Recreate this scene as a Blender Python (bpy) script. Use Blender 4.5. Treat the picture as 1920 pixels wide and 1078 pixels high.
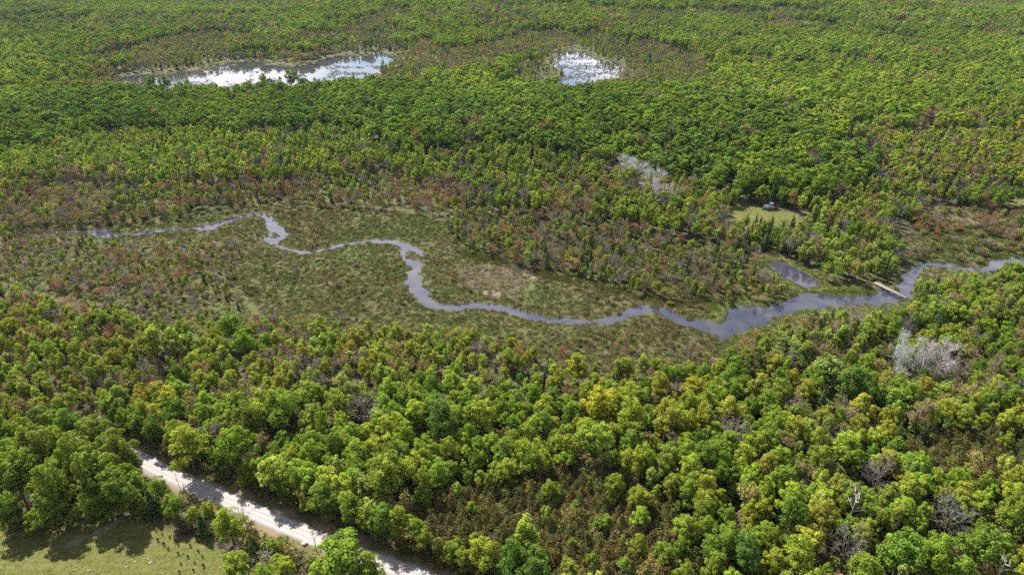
import bpy, math
import numpy as np

# ------------------------------------------------------------------ camera, sky, sun, exposure
scene = bpy.context.scene
for o in list(bpy.data.objects):
    bpy.data.objects.remove(o)
COL = scene.collection

PITCH, CAM_Z, FOCAL = math.radians(28.0), 120.0, 24.0
cam_data = bpy.data.cameras.new('camera')
cam_data.lens = FOCAL
cam_data.sensor_width = 36.0
cam_data.clip_start = 1.0
cam_data.clip_end = 12000.0
cam = bpy.data.objects.new('camera', cam_data)
cam.location = (0, 0, CAM_Z)
cam.rotation_euler = (math.pi/2 - PITCH, 0, 0)
COL.objects.link(cam)
scene.camera = cam

SUN_ELEV, SUN_AZ = math.radians(51.0), math.radians(-40.0)   # azimuth from +Y (straight ahead), negative = left
sun_dir = np.array([math.sin(SUN_AZ)*math.cos(SUN_ELEV), math.cos(SUN_AZ)*math.cos(SUN_ELEV), math.sin(SUN_ELEV)])

world = bpy.data.worlds.new('World')
scene.world = world
world.use_nodes = True
wn, wl = world.node_tree.nodes, world.node_tree.links
wn.clear()
w_out = wn.new('ShaderNodeOutputWorld')
w_bg = wn.new('ShaderNodeBackground')
w_sky = wn.new('ShaderNodeTexSky')
w_sky.sky_type = 'NISHITA'
w_sky.sun_disc = False
w_sky.sun_elevation = SUN_ELEV
w_sky.sun_rotation = SUN_AZ
w_sky.altitude = 300
w_sky.air_density = 1.0
w_sky.dust_density = 1.0
# broken fair-weather cloud, the same all round the sky
w_tc = wn.new('ShaderNodeTexCoord')
w_sep = wn.new('ShaderNodeSeparateXYZ')
w_add = wn.new('ShaderNodeMath'); w_add.operation = 'ADD'; w_add.inputs[1].default_value = 0.16
w_abs = wn.new('ShaderNodeMath'); w_abs.operation = 'ABSOLUTE'
w_div = wn.new('ShaderNodeVectorMath'); w_div.operation = 'DIVIDE'
w_com = wn.new('ShaderNodeCombineXYZ')
w_noise = wn.new('ShaderNodeTexNoise')
w_noise.inputs['Scale'].default_value = 1.1
w_noise.inputs['Detail'].default_value = 6.0
w_noise.noise_dimensions = '4D'
w_noise.inputs['W'].default_value = 30.6
w_ramp = wn.new('ShaderNodeValToRGB')
w_ramp.color_ramp.elements[0].position = 0.47
w_ramp.color_ramp.elements[1].position = 0.60
w_mix = wn.new('ShaderNodeMix')
w_mix.data_type = 'RGBA'
w_mix.inputs[7].default_value = (12.5, 12.3, 13.4, 1)
wl.new(w_tc.outputs['Generated'], w_sep.inputs[0])
wl.new(w_sep.outputs['Z'], w_abs.inputs[0]); wl.new(w_abs.outputs[0], w_add.inputs[0])
for i in range(3):
    wl.new(w_add.outputs[0], w_com.inputs[i])
wl.new(w_tc.outputs['Generated'], w_div.inputs[0]); wl.new(w_com.outputs[0], w_div.inputs[1])
wl.new(w_div.outputs[0], w_noise.inputs['Vector'])
wl.new(w_noise.outputs['Fac'], w_ramp.inputs['Fac'])
wl.new(w_ramp.outputs['Color'], w_mix.inputs[0])
wl.new(w_sky.outputs['Color'], w_mix.inputs[6])
wl.new(w_mix.outputs[2], w_bg.inputs['Color'])
w_bg.inputs['Strength'].default_value = 0.05
wl.new(w_bg.outputs['Background'], w_out.inputs['Surface'])

sun_data = bpy.data.lights.new('sun', 'SUN')
sun_data.energy = 5.0
sun_data.angle = math.radians(0.53)
sun_data.color = (1.0, 0.95, 0.86)
sun = bpy.data.objects.new('sun', sun_data)
from mathutils import Vector
sun.rotation_euler = Vector(tuple(-sun_dir)).to_track_quat('-Z', 'Y').to_euler()
sun.location = (0, 0, 400)
COL.objects.link(sun)

scene.view_settings.view_transform = 'Standard'
scene.view_settings.look = 'None'
scene.view_settings.exposure = 1.98
scene.view_settings.gamma = 1.0
scene.view_settings.use_curve_mapping = False
scene.render.engine = 'CYCLES'
cy = scene.cycles
cy.max_bounces = 5
cy.diffuse_bounces = 2
cy.glossy_bounces = 2
cy.transmission_bounces = 3
cy.transparent_max_bounces = 4
cy.volume_bounces = 0
cy.use_denoising = False
cy.sample_clamp_indirect = 0.6
cy.sample_clamp_direct = 0.8

# ------------------------------------------------------------------ survey of the place, metres, camera mast at (0, 0)
ZONES = {
    'ridge_wood': [(-393.2, 501.0), (-333.8, 518.4), (-286.4, 527.1), (-252.6, 542.8), (-193.5, 552.1), (-129.8, 549.6), (-64.3, 525.7), (-23.5, 511.6), (54.8, 512.1), (111.0, 500.0), (145.2, 485.4), (173.1, 438.3), (187.4, 398.6), (192.2, 360.5), (181.0, 329.4), (157.2, 304.8), (128.1, 300.1), (104.2, 302.6), (84.5, 314.5), (52.1, 341.8), (14.4, 361.2), (-29.2, 367.9), (-57.7, 362.5), (-109.3, 410.7), (-161.9, 404.0), (-225.3, 403.2), (-264.5, 388.6), (-319.3, 396.2)],
    'aspen_belt': [(-322.3, 399.9), (-266.9, 392.2), (-227.4, 406.9), (-163.4, 407.8), (-110.3, 414.5), (-58.2, 365.4), (-29.4, 370.8), (14.5, 364.0), (52.5, 344.4), (85.2, 317.1), (105.0, 305.1), (97.1, 261.8), (95.8, 243.6), (73.8, 256.4), (36.6, 273.1), (4.7, 282.1), (-23.5, 282.3), (-41.5, 318.5), (-69.1, 327.8), (-125.2, 320.3), (-184.1, 317.9), (-268.3, 323.1)],
    'red_belt': [(-278.4, 335.9), (-188.9, 326.2), (-129.6, 332.3), (-71.6, 340.4), (-42.5, 326.3), (-22.6, 305.4), (-28.9, 289.5), (-79.0, 298.3), (-109.1, 300.0), (-132.9, 284.3), (-164.8, 276.7), (-193.9, 266.9), (-228.1, 264.2)],
    'marsh_core': [(-203.6, 275.6), (-182.1, 283.7), (-152.4, 287.1), (-133.3, 301.2), (-117.8, 308.1), (-81.3, 305.0), (-49.7, 297.0), (-26.4, 284.8), (-19.9, 257.5), (-2.1, 247.5), (20.5, 233.6), (37.8, 224.9), (56.1, 216.6), (72.4, 212.5), (73.3, 201.0), (79.5, 210.9), (94.7, 216.4), (110.6, 222.6), (134.2, 222.5), (133.1, 212.1), (113.3, 210.2), (92.9, 200.7), (74.8, 183.2), (65.3, 173.7), (59.3, 163.5), (43.4, 161.5), (26.8, 164.9), (12.9, 171.0), (1.7, 180.0), (-19.1, 188.1), (-45.2, 188.2), (-74.0, 191.5), (-93.5, 213.0), (-108.8, 233.8), (-110.2, 252.7), (-109.5, 260.4), (-140.2, 269.6), (-173.7, 267.6)],
    'shrub_swamp': [(-236.1, 274.0), (-201.3, 273.9), (-171.3, 265.3), (-137.5, 265.1), (-115.2, 259.6), (-108.4, 234.9), (-90.4, 205.9), (-74.4, 195.1), (-92.0, 190.0), (-125.8, 195.1), (-160.7, 215.7), (-208.8, 235.1)],
    'cedar_swamp': [(-26.9, 295.1), (4.9, 291.7), (37.8, 282.5), (76.4, 265.4), (100.0, 254.8), (95.9, 235.2), (88.2, 217.5), (70.2, 207.4), (36.5, 217.7), (19.9, 228.5), (-2.1, 240.0), (-19.4, 252.4)],
    'mid_right_wood': [(106.4, 309.5), (130.2, 305.0), (159.9, 309.9), (183.9, 334.7), (198.4, 320.6), (270.2, 322.2), (244.1, 285.0), (179.8, 284.5), (168.3, 275.5), (146.9, 228.9), (125.0, 224.4), (115.2, 226.7), (100.4, 250.8), (98.0, 264.1)],
    'right_marsh': [(184.2, 297.9), (224.1, 302.0), (262.9, 307.0), (217.7, 242.8), (191.7, 245.1), (173.3, 242.7), (162.6, 246.5), (160.0, 249.9), (170.5, 257.4), (181.4, 265.2), (177.1, 278.9)],
    'tan_wood': [(208.8, 418.4), (231.2, 397.8), (333.3, 412.7), (267.9, 319.4), (196.8, 318.0), (182.4, 332.0), (193.8, 363.4)],
    'lower_mix': [(-202.9, 229.4), (-154.9, 208.3), (-121.7, 189.4), (-88.9, 184.1), (-71.2, 186.7), (-43.6, 184.0), (-18.3, 181.6), (-4.9, 176.1), (6.3, 169.9), (15.4, 163.9), (28.5, 159.0), (44.1, 155.0), (55.6, 154.3), (53.4, 151.3), (20.4, 153.0), (-8.9, 155.6), (-38.3, 154.8), (-66.7, 151.2), (-95.2, 150.1), (-114.2, 145.4), (-139.1, 138.7)],
    'creek_trees': [(82.4, 175.0), (105.1, 194.2), (119.9, 195.8), (136.7, 207.8), (152.5, 216.2), (204.3, 227.3), (178.2, 191.4), (140.6, 183.7), (101.3, 170.6), (81.2, 159.2), (65.7, 157.4), (65.2, 163.3), (73.5, 172.2)],
    'near_wood': [(-137.9, 137.5), (-113.2, 144.1), (-94.3, 148.7), (-66.1, 149.8), (-38.0, 153.4), (-8.8, 154.2), (20.2, 151.6), (52.8, 149.8), (62.1, 152.3), (79.4, 156.5), (99.1, 167.7), (136.5, 178.6), (173.0, 186.2), (87.9, 66.0), (-88.1, 66.8)],
    'plantation_low': [(-26.2, 107.1), (-16.3, 119.8), (0.0, 123.9), (15.5, 126.7), (29.8, 119.4), (39.0, 110.8), (41.9, 103.4), (38.1, 88.3), (-10.4, 89.0), (-22.6, 102.0)],
    'plantation_side': [(92.4, 129.4), (108.5, 133.6), (133.6, 130.7), (122.4, 114.4), (104.6, 113.9), (95.4, 118.6), (91.2, 122.4)],
    'field': [(-139.1, 110.0), (-115.8, 111.1), (-100.7, 112.2), (-89.1, 115.5), (-83.0, 113.1), (-72.6, 108.7), (-62.3, 103.6), (-57.8, 97.4), (-53.0, 89.9), (-133.6, 89.9)],
    'verge': [(-60.3, 111.0), (-54.6, 112.1), (-47.4, 107.9), (-41.7, 104.2), (-44.1, 100.1), (-49.6, 103.5), (-56.6, 107.2)],
    'clearing': [(100.9, 301.1), (108.1, 306.1), (118.8, 303.6), (129.7, 298.7), (134.6, 290.3), (132.1, 278.8), (124.4, 270.5), (109.1, 273.2), (99.9, 281.6)],
    'pond_bank': [(99.0, 249.8), (108.6, 251.3), (115.7, 241.3), (119.0, 231.2), (127.3, 224.7), (133.6, 221.2), (121.1, 219.6), (105.5, 219.6), (100.4, 233.5)],
    'clearing_side': [(234.6, 315.0), (252.3, 322.2), (272.4, 320.5), (262.9, 307.0), (233.3, 304.6)],
    'reed_patch': [(-21.0, 240.5), (-8.5, 245.2), (4.2, 240.4), (10.2, 231.4), (7.9, 221.7), (0.0, 216.8), (-9.7, 217.6), (-15.9, 225.0), (-20.5, 232.8)],
    'reed_right': [(191.1, 299.1), (210.3, 304.3), (216.1, 296.9), (218.6, 284.9), (226.9, 279.2), (221.4, 270.8), (210.3, 279.1), (199.5, 289.5), (189.5, 293.6)],
    'pond_swamp': [(-412.1, 677.4), (-427.8, 790.0), (-350.5, 847.5), (-257.0, 870.7), (-165.5, 861.9), (-64.3, 871.9), (62.8, 850.5), (142.1, 798.2), (196.0, 707.9), (173.5, 569.5), (111.3, 518.5), (77.8, 535.5), (24.9, 542.2), (-24.4, 531.1), (-75.2, 546.6), (-128.4, 560.8), (-173.5, 569.0), (-258.2, 564.0), (-309.2, 554.0), (-358.9, 598.6)],
}
WATER = {
    'pool': [(59.1, 204.2), (65.8, 201.5), (68.8, 198.8), (73.3, 201.0), (76.5, 209.0), (79.5, 210.9), (87.1, 210.8), (93.3, 212.4), (97.0, 216.4), (103.9, 218.4), (109.0, 221.7), (115.4, 221.3), (121.1, 219.6), (127.6, 219.2), (133.4, 220.4), (137.2, 224.2), (141.4, 224.2), (143.1, 222.5), (150.0, 233.4), (156.4, 240.3), (160.8, 245.5), (171.7, 247.5), (171.1, 244.1), (164.0, 243.2), (157.4, 235.7), (150.7, 226.8), (143.6, 216.2), (137.9, 213.7), (132.5, 212.1), (121.5, 211.8), (113.2, 211.4), (103.9, 208.3), (93.7, 204.5), (83.7, 198.2), (73.9, 191.9), (68.1, 188.5), (67.9, 191.0), (62.9, 194.9), (57.9, 198.6)],
    'side_pond': [(101.2, 246.0), (108.2, 248.9), (112.2, 242.2), (115.1, 235.3), (117.0, 230.8), (114.1, 225.6), (109.4, 224.7), (106.8, 228.6), (104.6, 234.8), (102.2, 241.3)],
    'side_reach': [(171.3, 246.0), (175.7, 245.1), (181.5, 242.2), (188.7, 243.7), (193.6, 247.5), (199.6, 250.9), (209.0, 251.9), (227.5, 253.5), (222.6, 246.6), (199.6, 244.1), (186.1, 239.4), (175.6, 239.4), (169.7, 243.2)],
    'far_pond': [(-343.6, 604.9), (-343.8, 628.4), (-329.4, 638.4), (-311.8, 653.7), (-287.7, 680.9), (-251.3, 695.2), (-206.2, 683.7), (-180.1, 704.1), (-170.2, 732.0), (-145.7, 748.4), (-110.7, 738.5), (-94.5, 719.4), (-110.6, 692.3), (-130.6, 650.9), (-143.3, 611.0), (-181.7, 594.9), (-239.7, 579.8), (-272.6, 573.7), (-311.0, 580.4), (-332.4, 589.2)],
    'far_pond_arm': [(56.1, 766.1), (80.1, 765.9), (81.7, 725.6), (94.2, 695.2), (97.2, 648.0), (85.6, 589.8), (61.1, 570.0), (30.3, 565.2), (26.5, 600.0), (41.8, 640.2), (48.7, 704.0)],
}
CREEK = [(-203.1, 276.7, 2.1), (-195.5, 277.9, 2.94), (-187.9, 279.0, 3.36), (-182.5, 277.8, 8.82), (-177.3, 273.7, 7.35), (-172.8, 272.6, 3.36), (-166.0, 275.4, 2.94), (-155.9, 278.8, 4.2), (-146.2, 281.0, 4.2), (-141.9, 282.2, 3.36), (-136.4, 282.1, 6.72), (-133.5, 285.1, 3.36), (-129.4, 290.5, 5.46), (-126.2, 295.4, 3.57), (-122.5, 299.2, 4.2), (-118.3, 299.1, 3.23), (-112.7, 294.0, 4.18), (-109.3, 287.9, 4.94), (-106.3, 281.9, 6.27), (-102.4, 277.8, 4.75), (-99.4, 273.9, 2.85), (-101.3, 269.4, 3.42), (-102.1, 266.7, 3.23), (-97.9, 261.9, 2.85), (-92.3, 258.7, 2.47), (-84.9, 256.2, 2.7), (-77.9, 259.2, 2.97), (-71.3, 264.4, 3.24), (-61.6, 267.1, 2.97), (-51.4, 267.6, 4.05), (-45.6, 263.8, 4.18), (-44.8, 256.5, 3.42), (-43.6, 249.6, 3.04), (-40.2, 246.7, 4.37), (-37.1, 241.9, 4.75), (-38.7, 236.4, 4.18), (-37.0, 229.3, 6.08), (-33.9, 221.7, 5.7), (-30.2, 214.9, 4.94), (-26.1, 210.2, 4.75), (-20.8, 209.8, 3.99), (-15.2, 211.8, 4.37), (-9.5, 211.3, 4.56), (-2.8, 209.0, 4.37), (3.7, 205.3, 4.94), (9.2, 203.0, 3.8), (16.4, 201.2, 3.8), (23.7, 200.4, 3.42), (31.0, 200.4, 3.42), (36.7, 202.5, 4.75), (43.1, 207.7, 5.7), (48.1, 210.0, 5.32), (52.5, 208.0, 4.94), (56.9, 202.7, 5.7), (61.6, 198.9, 6.27)]
CREEK_FORK = [(-44.6, 262.8, 3.5), (-40.0, 258.6, 2.2), (-36.8, 253.5, 1.6)]
CREEK_LOOP = [(-102.1, 266.7, 3), (-106.0, 270.6, 3), (-105.6, 275.0, 2.5)]
ROAD = [(-116.9, 145.4), (-103.3, 137.3), (-93.0, 131.5), (-82.4, 125.9), (-71.8, 120.5), (-62.7, 116.1), (-53.2, 111.6), (-42.3, 106.5), (-34.5, 103.0), (-24.7, 99.1), (-16.4, 95.3), (-6.3, 89.6)]
TRACK = [(-86.5, 115.8), (-88.8, 112.6), (-90.5, 110.0), (-92.4, 108.0), (-95.9, 105.8)]
PLACED_TREES = [(-78.1, 127.1, 'broadleaf', 5.9, 16, 1), (-66.3, 126.5, 'broadleaf', 5.6, 16, 0), (-55.4, 119.9, 'aspen', 4.2, 14, 1), (-59.4, 139.3, 'broadleaf', 5.7, 17, 0), (-66.2, 136.4, 'broadleaf', 5.1, 16, 2), (-27.2, 115.0, 'broadleaf', 6.0, 18, 0), (-18.1, 136.0, 'broadleaf', 5.4, 16, 3), (-7.5, 139.8, 'broadleaf', 4.9, 15, 1), (20.0, 128.2, 'broadleaf', 5.7, 16, 1), (29.5, 135.0, 'broadleaf', 5.3, 16, 1), (23.3, 140.8, 'broadleaf', 6.3, 16, 5), (38.6, 135.3, 'broadleaf', 5.1, 15, 4), (-38.6, 142.6, 'bare', 4.5, 12, 0), (51.3, 110.6, 'budding', 2.9, 12, 3), (59.3, 104.4, 'broadleaf', 3.6, 14, 2), (65.4, 103.2, 'broadleaf', 3.4, 13, 4), (90.1, 145.5, 'broadleaf', 5.3, 16, 3), (88.7, 155.9, 'aspen', 5.1, 13, 2), (118.2, 157.1, 'pale', 4.5, 16, 0), (115.5, 159.2, 'pale', 3.6, 16, 0), (110.9, 159.6, 'pale', 4.2, 16, 0), (106.0, 153.2, 'pale', 2.7, 10, 0), (59.6, 339.0, 'pale', 6.0, 13, 0), (64.6, 333.1, 'pale', 6.5, 14, 0), (68.0, 323.6, 'pale', 4.8, 12, 0), (74.3, 323.5, 'pale', 4.2, 12, 0), (71.0, 308.8, 'pale', 5.1, 12, 0), (64.5, 311.9, 'pale', 3.9, 10, 0), (78.1, 307.9, 'pale', 3.6, 10, 0), (90.5, 102.0, 'bare', 4.5, 13, 1), (67.1, 96.0, 'bare', 3.6, 13, 0), (55.2, 132.3, 'bare', 4.2, 12, 0), (81.9, 114.8, 'bare', 4.1, 12, 1), (-105.3, 174.2, 'aspen', 5.1, 15, 0), (-109.8, 173.6, 'aspen', 4.2, 13, 0), (-101.0, 172.5, 'aspen', 3.5, 12, 2), (-88.8, 184.3, 'broadleaf', 4.7, 13, 0), (-82.4, 176.6, 'broadleaf', 4.2, 12, 0), (-113.4, 117.1, 'broadleaf', 5.6, 18, 6), (-101.9, 112.9, 'broadleaf', 5.2, 18, 6), (-94.2, 116.4, 'broadleaf', 5.5, 19, 6), (-87.9, 112.5, 'broadleaf', 4.7, 16, 6), (-113.6, 125.1, 'broadleaf', 5.3, 18, 6), (-101.9, 122.3, 'broadleaf', 5.2, 18, 6), (-110.8, 109.6, 'broadleaf', 4.0, 13, 6), (-101.1, 108.7, 'broadleaf', 3.7, 12, 6), (-93.4, 112.0, 'broadleaf', 4.0, 13, 6), (-86.1, 113.2, 'broadleaf', 3.1, 11, 6), (-93.9, 125.9, 'broadleaf', 4.3, 16, 6), (-105.7, 133.2, 'broadleaf', 4.5, 13, 6), (-105.3, 135.8, 'broadleaf', 4.0, 12, 2), (-95.9, 128.7, 'broadleaf', 3.4, 10, 6), (-90.6, 125.2, 'broadleaf', 2.6, 8, 6), (-98.5, 128.8, 'broadleaf', 4.2, 12, 6), (-92.4, 125.6, 'broadleaf', 3.3, 10, 0), (-113.0, 137.3, 'broadleaf', 4.3, 13, 2), (-111.0, 109.6, 'broadleaf', 3.1, 7, 6), (-105.3, 108.6, 'broadleaf', 2.8, 7, 6), (-100.6, 109.0, 'broadleaf', 3.1, 7, 6), (-96.1, 110.6, 'broadleaf', 3.1, 7, 6), (-92.0, 111.7, 'broadleaf', 2.9, 7, 6), (-88.7, 113.0, 'broadleaf', 2.7, 6, 6), (-84.3, 113.4, 'broadleaf', 2.4, 6, 6), (-81.2, 116.9, 'broadleaf', 2.9, 9, 0), (-75.9, 111.5, 'broadleaf', 2.9, 9, 0), (-82.1, 114.0, 'cedar', 2.4, 8, 0), (-70.8, 110.1, 'broadleaf', 2.0, 7, 1), (-68.1, 111.6, 'broadleaf', 2.0, 7, 1), (-68.3, 108.1, 'cedar', 1.9, 7, 0), (-60.8, 105.4, 'broadleaf', 3.9, 11, 1), (-55.9, 103.1, 'cedar', 3.0, 6, 1), (-52.9, 103.7, 'shrub', 2.8, 3, 0), (-55.6, 94.7, 'broadleaf', 3.9, 10, 1), (-45.7, 94.9, 'broadleaf', 2.8, 8, 1), (-33.8, 94.6, 'broadleaf', 6.6, 15, 0), (-28.6, 93.5, 'broadleaf', 3.8, 11, 0), (-38.0, 92.6, 'broadleaf', 4.2, 10, 1), (75.3, 92.6, 'broadleaf', 5.0, 16, 2), (82.0, 91.8, 'broadleaf', 4.4, 16, 0), (91.3, 93.8, 'broadleaf', 4.4, 16, 2), (67.0, 89.2, 'broadleaf', 4.1, 14, 0), (102.2, 101.3, 'broadleaf', 4.0, 15, 0), (98.7, 112.9, 'broadleaf', 3.1, 10, 0), (46.2, 94.1, 'broadleaf', 4.0, 15, 3), (56.2, 93.2, 'broadleaf', 4.2, 15, 1), (2.8, 101.6, 'aspen', 3.3, 12, 0), (0.0, 93.8, 'broadleaf', 4.2, 14, 3), (4.2, 92.4, 'broadleaf', 4.2, 14, 3)]
SEEDLINGS = [(-79.4, 108.9), (-77.6, 108.0), (-79.5, 107.1), (-75.6, 107.3), (-77.7, 106.3), (-74.0, 106.4), (-75.9, 105.2), (-72.7, 105.0), (-70.0, 104.8), (-74.4, 103.9), (-67.7, 103.4), (-71.7, 102.7), (-69.3, 101.9), (-66.3, 102.0), (-67.2, 100.3), (-70.0, 100.1), (-65.1, 99.6), (-66.7, 98.4), (-69.5, 98.0)]
FIELD_STONES = [(-80.1, 100.7), (-81.2, 99.4), (-88.6, 98.4), (-76.7, 100.5), (-77.6, 101.4)]
ROAD_ROCKS = [(-45.3, 105.4), (-47.4, 104.1), (-45.6, 101.4), (-49.9, 103.5), (-44.8, 100.6)]
ROADSIDE_DEAD = [((-80.0, 122.5), 4.6), ((-74.1, 117.6), 3.4), ((-75.1, 118.3), 3.6), ((-69.8, 118.3), 3.8), ((-58.8, 108.9), 8.2), ((-60.6, 110.2), 7.4), ((-77.5, 120.0), 4.0), ((-42.2, 103.4), 6.0)]
SNAGS = [(72.0, 105.9), (93.3, 89.6)]
BRIDGE = [(136.7, 227.9), (142.6, 215.9)]
CAMPER = (120.3, 300.5)
rng = np.random.default_rng(20240521)


def terrain(x, y):
    """smooth relief in metres: a low wooded ridge beyond the marsh, a knoll beside the creek, swells far off"""
    x = np.asarray(x, float); y = np.asarray(y, float)
    z = 9.0*np.exp(-(((x-90)/190)**2 + ((y-432)/72)**2)/2)
    z = z + 9.0*np.exp(-(((x-165)/75)**2 + ((y-126)/36)**2)/2)
    far = np.clip((y-760)/400, 0, 1)
    z = z + far*(10*np.sin(x/210+1.0)*np.sin(y/150) + 6*np.sin(x/95+y/120))
    return z

def value_noise(x, y, cell, seed=0):
    """smooth 0..1 lattice noise"""
    x = np.asarray(x, float)/cell; y = np.asarray(y, float)/cell
    xi = np.floor(x).astype(np.int64); yi = np.floor(y).astype(np.int64)
    fx = x-xi; fy = y-yi
    fx = fx*fx*(3-2*fx); fy = fy*fy*(3-2*fy)
    def h(a, b):
        n = (a*374761393 + b*668265263 + seed*982451653) & 0xffffffff
        n = ((n ^ (n >> 13))*1274126177) & 0xffffffff
        return ((n ^ (n >> 16)) & 0xffff)/65535.0
    return (h(xi, yi)*(1-fx)*(1-fy) + h(xi+1, yi)*fx*(1-fy) + h(xi, yi+1)*(1-fx)*fy + h(xi+1, yi+1)*fx*fy)

def inside(poly, x, y):
    x = np.asarray(x, float); y = np.asarray(y, float)
    r = np.zeros(x.shape, bool)
    p = np.array(poly)
    x0, y0 = p.min(0); x1, y1 = p.max(0)
    k = np.nonzero((x >= x0) & (x <= x1) & (y >= y0) & (y <= y1))[0]
    if len(k) == 0:
        return r
    xs, ys = x[k], y[k]
    c = np.zeros(len(k), bool)
    j = len(p)-1
    for i in range(len(p)):
        xi, yi = p[i]; xj, yj = p[j]
        if yi != yj:
            c ^= ((yi > ys) != (yj > ys)) & (xs < (xj-xi)*(ys-yi)/(yj-yi)+xi)
        j = i
    r[k] = c
    return r

def seg_dist(x, y, a, b):
    ax, ay = a[0], a[1]; bx, by = b[0], b[1]
    dx, dy = bx-ax, by-ay
    t = np.clip(((x-ax)*dx + (y-ay)*dy)/(dx*dx+dy*dy+1e-9), 0, 1)
    return np.hypot(x-ax-t*dx, y-ay-t*dy), t

def line_sdf(line, x, y):
    """distance to a widening polyline, negative inside; points are (x, y, width)"""
    d = np.full(x.shape, 1e3)
    for a, b in zip(line[:-1], line[1:]):
        s, t = seg_dist(x, y, a, b)
        d = np.minimum(d, s - (a[2]*(1-t)+b[2]*t)/2)
    return d

def poly_sdf(poly, x, y):
    d = np.full(x.shape, 1e3)
    for i in range(len(poly)):
        s, _ = seg_dist(x, y, poly[i-1], poly[i])
        d = np.minimum(d, s)
    return np.where(inside(poly, x, y), -d, d)

def near_only(f, x, y, box):
    x = np.asarray(x, float).ravel(); y = np.asarray(y, float).ravel()
    r = np.full(x.shape, 1e3)
    k = np.nonzero((x > box[0]) & (x < box[1]) & (y > box[2]) & (y < box[3]))[0]
    if len(k):
        r[k] = f(x[k], y[k])
    return r

def ripple(x, y, a=1.0):
    return a*((value_noise(x, y, 3.1, 5)-.5)*1.6 + (value_noise(x, y, 1.5, 6)-.5)*.9)

BODIES = {
    'creek': lambda x, y: near_only(lambda p, q: np.minimum.reduce([line_sdf(CREEK, p, q), line_sdf(CREEK_FORK, p, q), line_sdf(CREEK_LOOP, p, q),
                                    poly_sdf(WATER['pool'], p, q), poly_sdf(WATER['side_reach'], p, q)])+ripple(p, q, 1.35), x, y, (-260, 290, 165, 330)),
    'side_pond': lambda x, y: near_only(lambda p, q: poly_sdf(WATER['side_pond'], p, q)+ripple(p, q, .4), x, y, (70, 160, 200, 270)),
    'far_pond': lambda x, y: near_only(lambda p, q: poly_sdf(WATER['far_pond'], p, q)+ripple(p/4, q/4, 9)+(value_noise(p, q, 26, 41)-.5)*26+(value_noise(p, q, 10, 42)-.5)*14+2, x, y, (-420, -40, 520, 800)),
    'far_pond_arm': lambda x, y: near_only(lambda p, q: poly_sdf(WATER['far_pond_arm'], p, q)+ripple(p/3, q/3, 7)+(value_noise(p, q*.7, 24, 43)-.5)*34+(value_noise(p, q, 8, 44)-.5)*16+1, x, y, (0, 160, 520, 860)),
}
def wet_sdf(x, y):
    return np.minimum.reduce([f(x, y) for f in BODIES.values()])

ROADW = 4.7
ROAD3 = [(x, y, ROADW) for x, y in ROAD]
def road_sdf(x, y):
    return near_only(lambda p, q: line_sdf(ROAD3, p, q), x, y, (-160, 60, 60, 190))

def ground_z(x, y, sdf=None):
    """height of the ground: relief, gently flattened along the water, and its banks"""
    x = np.asarray(x, float).ravel(); y = np.asarray(y, float).ravel()
    if sdf is None:
        sdf = wet_sdf(x, y)
    flat = np.clip((sdf-2)/26, 0, 1); flat = flat*flat*(3-2*flat)
    dry = np.clip(np.minimum(sdf, road_sdf(x, y)-2)/12, 0, 1)
    z = 0.38 + terrain(x, y)*flat + dry*flat*(value_noise(x, y, 23, 2)-.5)*.9
    far = np.clip((y-800)/300, 0, 1)
    z = z + 10*far
    return np.where(sdf < 1.1, np.clip(sdf*.35, -.8, .385), z)

# ------------------------------------------------------------------ materials
def new_mat(name):
    m = bpy.data.materials.new(name); m.use_nodes = True
    nt = m.node_tree; nt.nodes.clear()
    out = nt.nodes.new('ShaderNodeOutputMaterial')
    return m, nt, out

def N(nt, kind, **kw):
    n = nt.nodes.new(kind)
    for k, v in kw.items():
        if k.startswith('_'):
            setattr(n, k[1:], v)
        else:
            n.inputs[k.replace('__', ' ')].default_value = v
    return n

def mixrgb(nt, fac, a, b, mode='MIX'):
    n = nt.nodes.new('ShaderNodeMix'); n.data_type = 'RGBA'; n.blend_type = mode
    for s, v in ((0, fac), (6, a), (7, b)):
        if hasattr(v, 'is_linked'):
            nt.links.new(v, n.inputs[s])
        else:
            n.inputs[s].default_value = v if s == 0 or len(v) == 4 else (*v, 1)
    return n.outputs[2]

def noise(nt, scale, detail=4.0, rough=.55, vec=None):
    n = N(nt, 'ShaderNodeTexNoise', Scale=scale, Detail=detail, Roughness=rough)
    if vec is not None:
        nt.links.new(vec, n.inputs['Vector'])
    return n.outputs['Fac']

def ramp(nt, fac, p0, p1, c0=(0, 0, 0), c1=(1, 1, 1)):
    n = nt.nodes.new('ShaderNodeValToRGB')
    n.color_ramp.elements[0].position = p0; n.color_ramp.elements[1].position = p1
    n.color_ramp.elements[0].color = (*c0, 1); n.color_ramp.elements[1].color = (*c1, 1)
    nt.links.new(fac, n.inputs['Fac'])
    return n.outputs['Color']

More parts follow.
